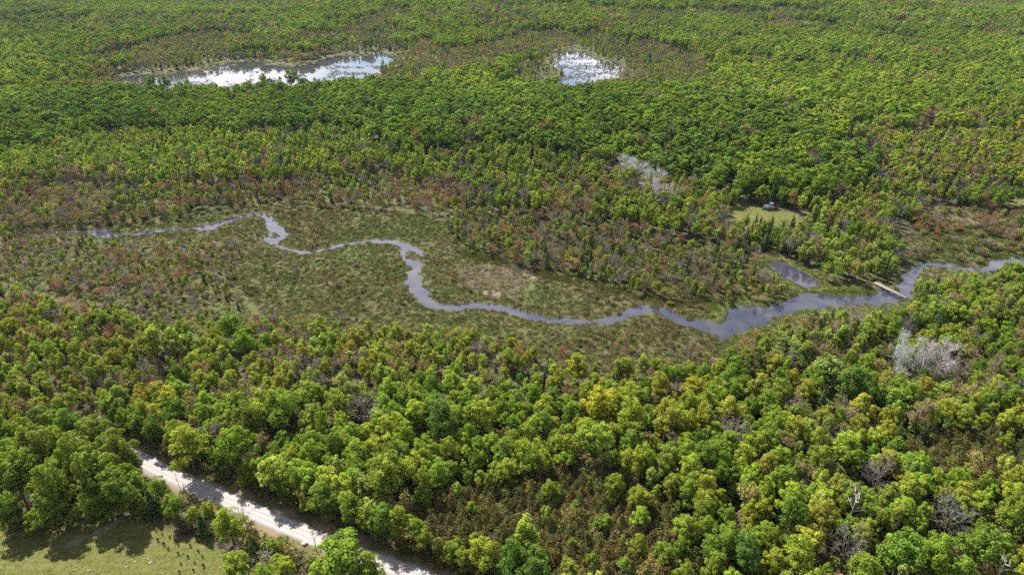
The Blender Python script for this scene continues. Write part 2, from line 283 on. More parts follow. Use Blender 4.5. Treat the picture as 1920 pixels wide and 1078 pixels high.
def foliage_mat(name, vary=.45, translucent=.30, through=(1.28, 1.36, .72)):
    """leaf material: colour from the plant's own tint, a different shade for every leaf spray"""
    m, nt, out = new_mat(name)
    a = nt.nodes.new('ShaderNodeAttribute'); a.attribute_type = 'INSTANCER'; a.attribute_name = 'tint'
    g = nt.nodes.new('ShaderNodeNewGeometry')
    mr = N(nt, 'ShaderNodeMapRange', To__Min=1-vary, To__Max=1+vary)
    nt.links.new(g.outputs['Random Per Island'], mr.inputs['Value'])
    v = nt.nodes.new('ShaderNodeVectorMath'); v.operation = 'SCALE'
    nt.links.new(a.outputs['Color'], v.inputs[0]); nt.links.new(mr.outputs['Result'], v.inputs['Scale'])
    # uneven light and dark parts within one crown: older and younger shoots
    oc = nt.nodes.new('ShaderNodeTexCoord')
    mv = N(nt, 'ShaderNodeMapRange', From__Min=.3, From__Max=.7, To__Min=.74, To__Max=1.26)
    nt.links.new(noise(nt, .42, 2, .5, oc.outputs['Object']), mv.inputs['Value'])
    v2 = nt.nodes.new('ShaderNodeVectorMath'); v2.operation = 'SCALE'
    nt.links.new(v.outputs['Vector'], v2.inputs[0]); nt.links.new(mv.outputs['Result'], v2.inputs['Scale'])
    v = v2
    # brighter sprays are also a little yellower
    hs = N(nt, 'ShaderNodeHueSaturation')
    mh = N(nt, 'ShaderNodeMapRange', To__Min=.515, To__Max=.487)
    nt.links.new(g.outputs['Random Per Island'], mh.inputs['Value'])
    nt.links.new(mh.outputs['Result'], hs.inputs['Hue']); nt.links.new(v.outputs['Vector'], hs.inputs['Color'])
    d = nt.nodes.new('ShaderNodeBsdfDiffuse'); t = nt.nodes.new('ShaderNodeBsdfTranslucent')
    nt.links.new(hs.outputs['Color'], d.inputs['Color'])
    tc = mixrgb(nt, 1.0, hs.outputs['Color'], through, 'MULTIPLY')
    nt.links.new(tc, t.inputs['Color'])
    mx = nt.nodes.new('ShaderNodeMixShader'); mx.inputs[0].default_value = translucent
    nt.links.new(d.outputs[0], mx.inputs[1]); nt.links.new(t.outputs[0], mx.inputs[2])
    nt.links.new(mx.outputs[0], out.inputs['Surface'])
    return m

def bark_mat(name, c0, c1, scale=6):
    m, nt, out = new_mat(name)
    tc = nt.nodes.new('ShaderNodeTexCoord')
    f = noise(nt, scale, 5, .6, tc.outputs['Object'])
    d = nt.nodes.new('ShaderNodeBsdfDiffuse')
    nt.links.new(ramp(nt, f, .35, .7, c0, c1), d.inputs['Color'])
    nt.links.new(d.outputs[0], out.inputs['Surface'])
    return m

def plain_mat(name, color, rough=.6, var=.12, scale=4, metallic=0.0):
    m, nt, out = new_mat(name)
    b = N(nt, 'ShaderNodeBsdfPrincipled', Roughness=rough, Metallic=metallic)
    tc = nt.nodes.new('ShaderNodeTexCoord')
    f = noise(nt, scale, 4, .6, tc.outputs['Object'])
    lo = tuple(c*(1-var*2) for c in color); hi = tuple(min(c*(1+var), 1) for c in color)
    nt.links.new(ramp(nt, f, .3, .7, lo, hi), b.inputs['Base Color'])
    nt.links.new(b.outputs[0], out.inputs['Surface'])
    return m

LEAF = foliage_mat('leaf_sprays')
BUDS = foliage_mat('bud_sprays', .4, .22, (1.1, 1.05, .9))
SILVER = foliage_mat('silver_sprays', .3, .35, (1.0, 1.0, 1.0))
NEEDLE = foliage_mat('conifer_sprays', .5, .12)
TWIG = foliage_mat('twigs', .3, .0)
BARK = bark_mat('bark', (.055, .045, .035), (.15, .125, .10))
PALE_BARK = bark_mat('pale_bark', (.16, .15, .13), (.38, .36, .31))
DEAD_WOOD = bark_mat('dead_wood', (.22, .2, .18), (.5, .47, .43))

def ground_mat():
    m, nt, out = new_mat('ground')
    pos = nt.nodes.new('ShaderNodeNewGeometry').outputs['Position']
    def at(name):
        a = nt.nodes.new('ShaderNodeAttribute'); a.attribute_name = name
        return a.outputs['Fac']
    fine = noise(nt, 1.3, 5, .65, pos); mid = noise(nt, .16, 5, .6, pos); wide = noise(nt, .035, 4, .55, pos)
    litter = ramp(nt, fine, .3, .75, (.016, .013, .008), (.05, .038, .025))
    litter = mixrgb(nt, ramp(nt, mid, .48, .62), litter, (.05, .06, .02))
    mg = mixrgb(nt, ramp(nt, mid, .38, .62), (.055, .062, .017), (.06, .048, .024))
    mg = mixrgb(nt, ramp(nt, fine, .35, .7), mg, (.026, .026, .009))
    mg = mixrgb(nt, ramp(nt, wide, .5, .62), mg, (.038, .047, .012))
    reed = ramp(nt, noise(nt, 2.2, 4, .7, pos), .3, .65, (.05, .037, .027), (.145, .112, .09))
    field = mixrgb(nt, ramp(nt, mid, .35, .65), (.048, .058, .011), (.064, .064, .016))
    field = mixrgb(nt, ramp(nt, wide, .45, .65), field, (.056, .07, .011))
    mp = N(nt, 'ShaderNodeMapping', Scale=(.12, 1.6, 1)); nt.links.new(pos, mp.inputs['Vector'])
    field = mixrgb(nt, ramp(nt, noise(nt, 1, 3, .6, mp.outputs['Vector']), .45, .75), field, (.082, .074, .027))
    field = mixrgb(nt, ramp(nt, noise(nt, .3, 3, .6, pos), .6, .72), field, (.085, .068, .04))
    verge = mixrgb(nt, ramp(nt, mid, .4, .6), (.06, .058, .018), (.12, .085, .05))
    mud = (.035, .028, .02)
    c = mixrgb(nt, at('marsh'), litter, mg)
    c = mixrgb(nt, at('reed'), c, reed)
    c = mixrgb(nt, at('field'), c, field)
    c = mixrgb(nt, at('verge'), c, verge)
    c = mixrgb(nt, at('mud'), c, mud)
    c = mixrgb(nt, at('gravel'), c, ramp(nt, fine, .3, .7, (.11, .1, .085), (.25, .23, .21)))
    b = N(nt, 'ShaderNodeBsdfPrincipled', Roughness=.95)
    b.inputs['Specular IOR Level'].default_value = .15
    nt.links.new(c, b.inputs['Base Color'])
    bp = N(nt, 'ShaderNodeBump', Strength=.7, Distance=.35)
    nt.links.new(fine, bp.inputs['Height']); nt.links.new(bp.outputs[0], b.inputs['Normal'])
    nt.links.new(b.outputs[0], out.inputs['Surface'])
    return m

def water_mat():
    m, nt, out = new_mat('still_water')
    pos = nt.nodes.new('ShaderNodeNewGeometry').outputs['Position']
    b = N(nt, 'ShaderNodeBsdfPrincipled', Roughness=.06, IOR=1.33)
    b.inputs['Specular IOR Level'].default_value = .75
    mp = N(nt, 'ShaderNodeMapping', Scale=(.25, .8, 1)); nt.links.new(pos, mp.inputs['Vector'])
    lane = noise(nt, .35, 4, .6, mp.outputs['Vector'])
    nt.links.new(ramp(nt, lane, .42, .66, (.02, .02, .02), (.06, .06, .06)), b.inputs['Roughness'])
    nt.links.new(ramp(nt, noise(nt, .12, 4, .6, pos), .4, .68, (.014, .015, .026), (.034, .034, .034)), b.inputs['Base Color'])
    bp = N(nt, 'ShaderNodeBump', Strength=.12, Distance=.05)
    nt.links.new(noise(nt, 1.4, 3, .6, pos), bp.inputs['Height'])
    nt.links.new(bp.outputs[0], b.inputs['Normal'])
    nt.links.new(b.outputs[0], out.inputs['Surface'])
    return m

def road_mat():
    m, nt, out = new_mat('gravel')
    uv = nt.nodes.new('ShaderNodeAttribute'); uv.attribute_name = 'across'
    pos = nt.nodes.new('ShaderNodeNewGeometry').outputs['Position']
    fine = noise(nt, 3.0, 5, .7, pos); mid = noise(nt, .35, 4, .6, pos)
    c = ramp(nt, fine, .25, .75, (.15, .138, .133), (.245, .228, .222))
    # loose darker gravel between the wheel tracks and at the edges
    cr = nt.nodes.new('ShaderNodeValToRGB'); e = cr.color_ramp.elements
    e[0].position = 0; e[0].color = (1, 1, 1, 1); e[1].position = 1; e[1].color = (1, 1, 1, 1)
    for p, v in ((.10, .75), (.20, .1), (.31, .05), (.37, .5), (.43, .08), (.55, .05), (.61, .62), (.68, .1), (.82, .05), (.92, .75)):
        q = e.new(p); q.color = (v, v, v, 1)
    nt.links.new(uv.outputs['Fac'], cr.inputs['Fac'])
    ml = nt.nodes.new('ShaderNodeMath'); ml.operation = 'MULTIPLY'; ml.inputs[1].default_value = .95
    nt.links.new(cr.outputs['Color'], ml.inputs[0])
    c = mixrgb(nt, ml.outputs[0], c, (.10, .09, .082))
    c = mixrgb(nt, ramp(nt, mid, .5, .8), c, (.19, .172, .16))
    b = N(nt, 'ShaderNodeBsdfPrincipled', Roughness=.95)
    b.inputs['Specular IOR Level'].default_value = .1
    nt.links.new(c, b.inputs['Base Color'])
    bp = N(nt, 'ShaderNodeBump', Strength=.5, Distance=.05)
    nt.links.new(fine, bp.inputs['Height']); nt.links.new(bp.outputs[0], b.inputs['Normal'])
    nt.links.new(b.outputs[0], out.inputs['Surface'])
    return m

# ------------------------------------------------------------------ mesh helpers
def make_mesh(name, verts, faces_n, loops, mats, mat_index=None, smooth=False):
    me = bpy.data.meshes.new(name)
    verts = np.asarray(verts, np.float32).reshape(-1, 3)
    loops = np.asarray(loops, np.int32).ravel(); faces_n = np.asarray(faces_n, np.int32)
    me.vertices.add(len(verts)); me.vertices.foreach_set('co', verts.ravel())
    me.loops.add(len(loops)); me.loops.foreach_set('vertex_index', loops)
    me.polygons.add(len(faces_n))
    starts = np.concatenate([[0], np.cumsum(faces_n)[:-1]]).astype(np.int32)
    me.polygons.foreach_set('loop_start', starts)
    for m in mats:
        me.materials.append(m)
    if mat_index is not None:
        me.polygons.foreach_set('material_index', np.asarray(mat_index, np.int32))
    if smooth:
        me.polygons.foreach_set('use_smooth', np.ones(len(faces_n), bool))
    me.update(calc_edges=True)
    return me

class Geo:
    """collects quads and tubes with a material slot, then becomes one mesh"""
    def __init__(self):
        self.v, self.n, self.l, self.m, self.k = [], [], [], [], 0
    def quads(self, q, mat=0):
        q = np.asarray(q, float).reshape(-1, 4, 3)
        c = len(q)
        self.v.append(q.reshape(-1, 3)); self.n.append(np.full(c, 4)); self.l.append(np.arange(c*4)+self.k)
        self.m.append(np.full(c, mat)); self.k += c*4
        return self
    def poly(self, verts, faces, mat=0):
        verts = np.asarray(verts, float)
        self.v.append(verts); self.n.append(np.array([len(f) for f in faces]))
        self.l.append(np.array([i for f in faces for i in f])+self.k); self.m.append(np.full(len(faces), mat)); self.k += len(verts)
        return self
    def tube(self, pts, rad, sides=6, mat=0, cap=True):
        pts = np.asarray(pts, float); rad = np.asarray(rad, float); n = len(pts)
        d = np.gradient(pts, axis=0); d /= np.linalg.norm(d, axis=1)[:, None]+1e-9
        ref = np.where(np.abs(d[:, 2:3]) > .9, np.array([[1., 0, 0]]), np.array([[0, 0, 1.]]))
        u = np.cross(d, ref); u /= np.linalg.norm(u, axis=1)[:, None]; w = np.cross(d, u)
        a = np.arange(sides)*2*math.pi/sides
        vs = pts[:, None] + rad[:, None, None]*(u[:, None]*np.cos(a)[None, :, None] + w[:, None]*np.sin(a)[None, :, None])
        f = []
        for i in range(n-1):
            for j in range(sides):
                k = (j+1) % sides
                f.append((i*sides+j, i*sides+k, (i+1)*sides+k, (i+1)*sides+j))
        if cap:
            f.append(tuple(range(sides))[::-1]); f.append(tuple((n-1)*sides+j for j in range(sides)))
        return self.poly(vs.reshape(-1, 3), f, mat)
    def box(self, lo, hi, mat=0):
        (a, b, c), (d, e, f) = lo, hi
        v = [(a, b, c), (d, b, c), (d, e, c), (a, e, c), (a, b, f), (d, b, f), (d, e, f), (a, e, f)]
        return self.poly(v, [(0, 3, 2, 1), (4, 5, 6, 7), (0, 1, 5, 4), (1, 2, 6, 5), (2, 3, 7, 6), (3, 0, 4, 7)], mat)
    def mesh(self, name, mats, smooth=False):
        return make_mesh(name, np.concatenate(self.v), np.concatenate(self.n), np.concatenate(self.l), mats, np.concatenate(self.m), smooth)

def link(name, data, parent=None, loc=None):
    o = bpy.data.objects.new(name, data); COL.objects.link(o)
    if parent is not None:
        o.parent = parent
    if loc is not None:
        o.location = loc
    return o

def tag(o, label=None, category=None, group=None, kind=None):
    if label: o['label'] = label
    if category: o['category'] = category
    if group: o['group'] = group
    if kind: o['kind'] = kind
    return o

# ------------------------------------------------------------------ ground
def steps(*parts):
    out = [parts[0][0]]
    for a, b, s in parts:
        n = max(1, int(round((b-a)/s)))
        out += list(np.linspace(a, b, n+1)[1:])
    return np.array(out)

xp = steps((0, 240, 1.25), (240, 420, 5), (420, 1200, 13), (1200, 4200, 250))
XS = np.concatenate([-xp[::-1][:-1], xp])
YS = steps((-600, 40, 40), (40, 170, 2.2), (170, 320, 1.25), (320, 560, 4), (560, 800, 3.2), (800, 1800, 18), (1800, 5600, 250))
GX, GY = np.meshgrid(XS, YS)
gx, gy = GX.ravel(), GY.ravel()
g_sdf = wet_sdf(gx, gy)
gz = ground_z(gx, gy, g_sdf)
nx, ny = len(XS), len(YS)
ii = (np.arange(ny-1)[:, None]*nx + np.arange(nx-1)[None, :]).ravel()
quads = np.stack([ii, ii+1, ii+nx+1, ii+nx], 1)
gm = make_mesh('ground', np.stack([gx, gy, gz], 1), np.full(len(quads), 4), quads, [ground_mat()], smooth=True)

jx = gx + (value_noise(gx, gy, 11, 8)-.5)*9; jy = gy + (value_noise(gx, gy, 11, 9)-.5)*9
def soft_in(names, x, y):
    r = np.zeros(x.shape)
    for n in names:
        r = np.maximum(r, inside(ZONES[n], x, y))
    return r
def put(name, v):
    gm.attributes.new(name, 'FLOAT', 'POINT').data.foreach_set('value', np.asarray(v, np.float32))
WETLAND = ['marsh_core', 'shrub_swamp', 'cedar_swamp', 'right_marsh', 'pond_bank', 'red_belt', 'pond_swamp']
near_wet = np.clip(1-(g_sdf-14)/10, 0, 1)*(gy < 500) + np.clip(1-(g_sdf-2)/5, 0, 1)*(gy >= 500)
put('marsh', np.maximum(soft_in(WETLAND, jx, jy), near_wet))
put('reed', .75*soft_in(['reed_patch', 'reed_right'], jx+(value_noise(gx, gy, 4, 81)-.5)*9, jy+(value_noise(gx, gy, 4, 82)-.5)*9)*np.clip((value_noise(gx, gy, 5, 4)*.6+value_noise(gx, gy, 2.2, 14)*.4-.32)*3.2, 0, 1))
put('field', soft_in(['field'], gx+(jx-gx)*.3, gy+(jy-gy)*.3)+soft_in(['clearing', 'clearing_side'], jx, jy)*.85 + .6*soft_in(['pond_bank'], gx, gy)*(g_sdf > 1))
rs = road_sdf(gx, gy)
put('verge', np.clip(1-(rs-1.2)/3.2, 0, 1)+soft_in(['verge'], gx, gy))
put('mud', np.clip(1-np.abs(g_sdf)/.7, 0, 1)*.85)
tr = near_only(lambda p, q: line_sdf([(x, y, .9) for x, y in TRACK], p, q), gx, gy, (-160, -50, 60, 160))
put('gravel', np.clip(1-tr/.5, 0, 1)*.45*(value_noise(gx, gy, 2, 3) > .35))
ground = tag(link('ground', gm), 'forest floor, marsh meadow and mown field of the wooded valley', None, None, 'structure')

# water bodies: level sheets that end under their banks
WATER_MAT = water_mat()
cx = (gx.reshape(ny, nx)[:-1, :-1]).ravel()+.6; cyy = (gy.reshape(ny, nx)[:-1, :-1]).ravel()+.6
for name, label in (('creek', 'winding dark creek widening into a pool beside the footbridge'), ('side_pond', 'small oblong pond on the grassy bank beside the pool'),
                    ('far_pond', 'long bright pond beyond the wooded ridge'), ('far_pond_arm', 'reed-speckled pond arm beyond the ridge')):
    keep = BODIES[name](cx, cyy) < (2.6 if name in ('creek', 'side_pond') else 7)
    q = quads[keep]
    u, inv = np.unique(q.ravel(), return_inverse=True)
    me = make_mesh(name, np.stack([gx[u], gy[u], np.zeros(len(u))], 1), np.full(len(q), 4), inv, [WATER_MAT])
    tag(link(name, me), label, None, None, 'structure')

# gravel road
rl = np.array(ROAD)
t = np.concatenate([[0], np.cumsum(np.hypot(*np.diff(rl, axis=0).T))])
tt = np.arange(0, t[-1], 1.0)
rc = np.stack([np.interp(tt, t, rl[:, 0]), np.interp(tt, t, rl[:, 1])], 1)
for _ in range(12):
    rc[1:-1] = (rc[:-2]+2*rc[1:-1]+rc[2:])/4
rd = np.gradient(rc, axis=0); rd /= np.linalg.norm(rd, axis=1)[:, None]
rnrm = np.stack([-rd[:, 1], rd[:, 0]], 1)
K = 13
us = np.linspace(0, 1, K)
rv, ra = [], []
for k, u in enumerate(us):
    edge = (.5 if k in (0, K-1) else 0)*(value_noise(tt, tt*0+k, 2.4, 12)-.5)*2
    p = rc + rnrm*((u-.5)*ROADW*1.04+edge*(1 if u > .5 else -1)*.9)[:, None]
    z = ground_z(p[:, 0], p[:, 1]) + .10 + .10*(1-(2*u-1)**2) - (.09 if k in (0, K-1) else 0)
    rv.append(np.column_stack([p, z])); ra.append(np.full(len(p), u))
rv = np.stack(rv, 1); M = len(rc)
ri = (np.arange(M-1)[:, None]*K+np.arange(K-1)[None]).ravel()
rme = make_mesh('gravel_road', rv.reshape(-1, 3), np.full(len(ri), 4), np.stack([ri, ri+K, ri+K+1, ri+1], 1)[:, ::-1], [road_mat()], smooth=True)
rme.attributes.new('across', 'FLOAT', 'POINT').data.foreach_set('value', np.stack(ra, 1).ravel().astype(np.float32))
tag(link('gravel_road', rme), 'pale gravel road with worn wheel tracks', None, None, 'structure')

# ------------------------------------------------------------------ plant models
def leaf_quads(c, nrm, size, r, aspect=1.0, tilt=.55):
    """irregular four-cornered leaf sprays at points c facing roughly along nrm"""
    n = len(c)
    nrm = nrm + r.normal(0, tilt, (n, 3)); nrm /= np.linalg.norm(nrm, axis=1)[:, None]+1e-9
    ref = r.normal(0, 1, (n, 3)); u = np.cross(nrm, ref); u /= np.linalg.norm(u, axis=1)[:, None]+1e-9
    w = np.cross(nrm, u)
    s = size*r.uniform(.65, 1.3, (n, 1))
    k = r.uniform(.55, 1.1, (n, 4, 1))
    q = np.stack([-u*aspect, -w, u*aspect, w], 1)*k*s[:, None]*.62
    q = q + nrm[:, None]*r.normal(0, .12, (n, 4, 1))*s[:, None]
    return c[:, None]+q

def sphere_dirs(n, r, up=0.0):
    d = r.normal(0, 1, (n, 3)); d[:, 2] += up
    return d/np.linalg.norm(d, axis=1)[:, None]

def trunk_pts(h, r, lean=.04, n=6):
    t = np.linspace(0, 1, n)
    off = np.cumsum(r.normal(0, lean*h/n, (n, 2)), 0)*t[:, None]
    return np.column_stack([off, t*h])

def stem(g, h, rad, r, limbs=5, spread=.5, top=.85, mat=0):
    p = trunk_pts(h*top, r)
    g.tube(p-np.array([0, 0, .35]), rad*np.linspace(1.15, .25, len(p)), 6, mat)
    for _ in range(limbs):
        t = r.uniform(.32, .8); b = np.array([np.interp(t, np.linspace(0, 1, len(p)), p[:, i]) for i in range(3)])
        a = r.uniform(0, 2*math.pi); L = h*spread*r.uniform(.5, .9)*(1.1-t)
        e = b+np.array([math.cos(a)*L, math.sin(a)*L, L*r.uniform(.5, 1.1)])
        m = (b+e)/2+r.normal(0, .06*L, 3)
        g.tube([b, m, e], rad*np.array([.45, .3, .1])*(1.1-t*.5), 4, mat, False)

def crown_broadleaf(r, leaves, size, lobes=60, flat=.86, tilt=.5, subs_n=None):
    """unit tree 15 m tall: several merging sub-crowns, each built of leaf bunches, with gaps between"""
    H, R = 15.0, 4.4
    out = []
    k = subs_n or int(r.integers(4, 7))
    a0 = r.uniform(0, 6.28)
    subs = [(np.array([r.normal(0, .3), r.normal(0, .3), H*.66]), R*.66, H*.30)]
    for i in range(k):
        a = a0+i*2*math.pi/k+r.normal(0, .35)
        f = R*r.uniform(.36, .56)
        subs.append((np.array([math.cos(a)*f, math.sin(a)*f, H*r.uniform(.36, .66)]), R*r.uniform(.36, .56), H*r.uniform(.15, .27)))
    area = np.array([s[1]*(s[1]+s[2]) for s in subs]); nl = np.maximum(4, (lobes*area/area.sum()).astype(int))
    tot = nl.sum()
    for (c0, sr, sz), m0 in zip(subs, nl):
        d = sphere_dirs(m0, r, .45)
        for q in range(m0):
            c = c0+d[q]*np.array([sr, sr, sz])*r.uniform(.68, .98)
            lr = R*r.uniform(.13, .25)
            m = max(6, int(leaves*.86/tot*(lr/(R*.19))**2))
            e = sphere_dirs(m, r, .5)+d[q]*.3
            e /= np.linalg.norm(e, axis=1)[:, None]
            p = c+e*lr*r.uniform(.6, 1.08, (m, 1))*np.array([1, 1, flat])
            out.append(leaf_quads(p, e+d[q]*.35+np.array([0, 0, .35]), size, r, tilt=tilt))
    m = leaves//7
    e = sphere_dirs(m, r, .1)
    p = np.array([0, 0, H*.55])+e*np.array([R*.55, R*.55, H*.3])*r.uniform(.3, 1, (m, 1))
    out.append(leaf_quads(p, e, size*1.3, r))
    return np.concatenate(out)

def crown_aspen(r, leaves, size):
    """slender rounded crown on one to three leaders, porous, small leaves"""
    H, R = 13.0, 2.7
    out = []
    k = int(r.integers(1, 4))
    for i in range(k):
        a = r.uniform(0, 6.28); f = 0 if k == 1 else R*r.uniform(.3, .5)
        top = H*(1.0 if i == 0 else r.uniform(.72, .95)); base = H*r.uniform(.14, .26)
        c0 = np.array([math.cos(a)*f, math.sin(a)*f, (top+base)/2]); rz = (top-base)/2; rr = R*(.86 if k == 1 else r.uniform(.5, .7))
        lobes = int(34/k)+4
        d = sphere_dirs(lobes, r, .2)
        for q in range(lobes):
            c = c0+d[q]*np.array([rr, rr, rz])*r.uniform(.45, .95)
            lr = R*r.uniform(.18, .32); m = max(5, int(leaves/(k*lobes)))
            e = sphere_dirs(m, r, .3)
            p = c+e*lr*np.array([1, 1, 1.25])*r.uniform(.4, 1.08, (m, 1))
            out.append(leaf_quads(p, e+d[q]*.3+np.array([0, 0, .4]), size, r, tilt=.75))
    return np.concatenate(out)

def branch_tree(r, H, R, n1, n2, n3, w, zlo=.2):
    """bare branching: returns (limb segments, twig ribbons, twig tips)"""
    limbs, rib, tips = [], [], []
    for i in range(n1):
        t = r.uniform(zlo, .8); a = r.uniform(0, 2*math.pi)
        b = np.array([0, 0, t*H*.8])
        L = R*r.uniform(.8, 1.15)*(1.15-.5*t)
        rise = r.uniform(.5, 1.4)
        e = b+np.array([math.cos(a)*L*.8, math.sin(a)*L*.8, L*rise])
        limbs.append((b, e))
        for j in range(n2):
            s = r.uniform(.3, 1); b2 = b+(e-b)*s
            dv = (e-b)/L*.7+r.normal(0, .65, 3); dv[2] = abs(dv[2])*.8+.15
            L2 = R*r.uniform(.25, .5)
            e2 = b2+dv/np.linalg.norm(dv)*L2
            rib.append((b2, e2, w*1.8))
            for k in range(n3):
                b3 = b2+(e2-b2)*r.uniform(.35, 1)
                dv3 = dv/np.linalg.norm(dv)*.6+r.normal(0, .6, 3); dv3[2] += .3
                e3 = b3+dv3/np.linalg.norm(dv3)*R*r.uniform(.12, .28)
                rib.append((b3, e3, w)); tips.append(e3)
    return limbs, rib, np.array(tips)

def ribbon_quads(rib, r):
    b = np.array([x[0] for x in rib]); e = np.array([x[1] for x in rib]); w = np.array([x[2] for x in rib])[:, None]
    d = e-b; u = np.cross(d, r.normal(0, 1, d.shape)); u /= np.linalg.norm(u, axis=1)[:, None]+1e-9
    return np.stack([b-u*w, b+u*w, e+u*w*.4, e-u*w*.4], 1)

def crown_cedar(r, leaves, size, H=9.0, R=1.55, power=.8):
    t = 1-np.sqrt(r.uniform(0.0, .985, leaves)); t = np.clip(t, .0, .99)
    prof = (1-t)**power*(.85+.3*np.sin(t*34+r.uniform(0, 6)))
    a = r.uniform(0, 2*math.pi, leaves); f = R*prof*r.uniform(.55, 1.05, leaves)*(1+.18*np.sin(a*3+r.uniform(0, 6)))
    p = np.column_stack([np.cos(a)*f, np.sin(a)*f, .25+t*(H-.25)])
    nrm = np.column_stack([np.cos(a), np.sin(a), np.full(leaves, .75)])
    return leaf_quads(p, nrm, size, r, .8, .5)

def crown_bush(r, leaves, size, H, R, lobes=9):
    out = []
    for k in range(lobes):
        d = sphere_dirs(1, r, .6)[0]
        c = np.array([d[0]*R*.6, d[1]*R*.6, H*.5+d[2]*H*.28]); lr = R*r.uniform(.3, .5)
        m = leaves//lobes; e = sphere_dirs(m, r, .4)
        out.append(leaf_quads(c+e*lr*r.uniform(.4, 1.05, (m, 1))*np.array([1, 1, H/R*.55]), e+np.array([0, 0, .4]), size, r, tilt=.8))
    q = np.concatenate(out); q[..., 2] = np.maximum(q[..., 2], .03)
    return q

# natural sizes of the unit models (height, crown radius); instances are scaled from these
UNIT = {'broadleaf': (15.4, 4.6), 'aspen': (13.2, 2.55), 'budding': (9.0, 2.5), 'bare': (11.5, 3.6), 'cedar': (9.0, 1.6),
        'juniper': (4.4, 1.5), 'pale': (13.0, 4.2), 'shrub': (2.2, 1.5)}
FOL = {'broadleaf': LEAF, 'aspen': LEAF, 'budding': BUDS, 'bare': TWIG, 'cedar': NEEDLE, 'juniper': NEEDLE, 'pale': SILVER, 'shrub': LEAF}
BRK = {'aspen': PALE_BARK, 'pale': PALE_BARK}
NVAR = {'broadleaf': 5, 'aspen': 4, 'budding': 4, 'bare': 4, 'cedar': 3, 'juniper': 3, 'pale': 3, 'shrub': 4}

def plant(kind, seed, lod):
    """returns (stem Geo, foliage Geo); lod 0 near, 1 far"""
    r = np.random.default_rng(seed*7+len(kind)*1013+lod*97)
    s, f = Geo(), Geo()
    if kind == 'broadleaf':
        stem(s, 15, .22, r, 6 if lod == 0 else 2, .5, .7)
        f.quads(crown_broadleaf(r, 6800 if lod == 0 else 1100, .29 if lod == 0 else .64, 84 if lod == 0 else 40, tilt=.5 if lod == 0 else .34, subs_n=None if lod == 0 else 3))
    elif kind == 'aspen':
        stem(s, 13, .13, r, 5 if lod == 0 else 0, .3, .9)
        f.quads(crown_aspen(r, 4000 if lod == 0 else 460, .265 if lod == 0 else .68))
    elif kind == 'pale':
        limbs, rib, tips = branch_tree(r, 13, 4.2, 12, 9, 5, .022, .12)
        stem(s, 13, .2, r, 0, .3, .75)
        for b, e in limbs: s.tube([b, (b+e)/2+r.normal(0, .15, 3), e], [.09, .06, .03], 4, 0, False)
        f.quads(ribbon_quads(rib, r))
        t = tips[r.integers(0, len(tips), 2300 if lod == 0 else 800)]
        f.quads(leaf_quads(t+r.normal(0, .3, t.shape), np.tile([0, 0, 1.], (len(t), 1)), (.17 if lod == 0 else .30), r, tilt=1.2))
    elif kind == 'budding':
        limbs, rib, tips = branch_tree(r, 9, 2.5, 9, 6 if lod == 0 else 3, 4 if lod == 0 else 2, .016 if lod == 0 else .03, .18)
        stem(s, 9, .11, r, 0, .3, .85)
        for b, e in limbs: s.tube([b, (b+e)/2+r.normal(0, .1, 3), e], [.05, .035, .015], 3, 0, False)
        n = 950 if lod == 0 else 240
        t = tips[r.integers(0, len(tips), n)]
        f.quads(leaf_quads(t+r.normal(0, .28, t.shape), np.tile([0, 0, .8], (n, 1)), .24 if lod == 0 else .52, r, tilt=1.1))
        s.quads(ribbon_quads(rib, r))
    elif kind == 'bare':
        limbs, rib, tips = branch_tree(r, 11.5, 3.6, 13, 9 if lod == 0 else 6, 7 if lod == 0 else 3, .020 if lod == 0 else .05, .2)
        stem(s, 11.5, .16, r, 0, .3, .8)
        for b, e in limbs: s.tube([b, (b+e)/2+r.normal(0, .15, 3), e], [.08, .05, .02], 4, 0, False)
        f.quads(ribbon_quads(rib, r))
        n = 260 if lod == 0 else 90
        t = tips[r.integers(0, len(tips), n)]
        f.quads(leaf_quads(t+r.normal(0, .2, t.shape), np.tile([0, 0, .8], (n, 1)), .16 if lod == 0 else .34, r, tilt=1.2))
    elif kind == 'cedar':
        stem(s, 9, .10, r, 0, .2, .8)
        f.quads(crown_cedar(r, 1500 if lod == 0 else 320, .30 if lod == 0 else .62))
    elif kind == 'juniper':
        stem(s, 4.4, .07, r, 0, .2, .8)
        f.quads(crown_cedar(r, 1100, .22, 4.4, 1.5, .5))
    elif kind == 'shrub':
        for k in range(7 if lod == 0 else 3):
            a = r.uniform(0, 6.28); L = r.uniform(.6, 1.1)
            e = np.array([math.cos(a)*L*.8, math.sin(a)*L*.8, r.uniform(1.0, 1.7)])
            s.tube([(0, 0, -.15), e*.55+r.normal(0, .08, 3), e], [.035, .022, .008], 3, 0, False)
        f.quads(crown_bush(r, 420 if lod == 0 else 130, .20 if lod == 0 else .36, 2.2, 1.5))
    return s, f

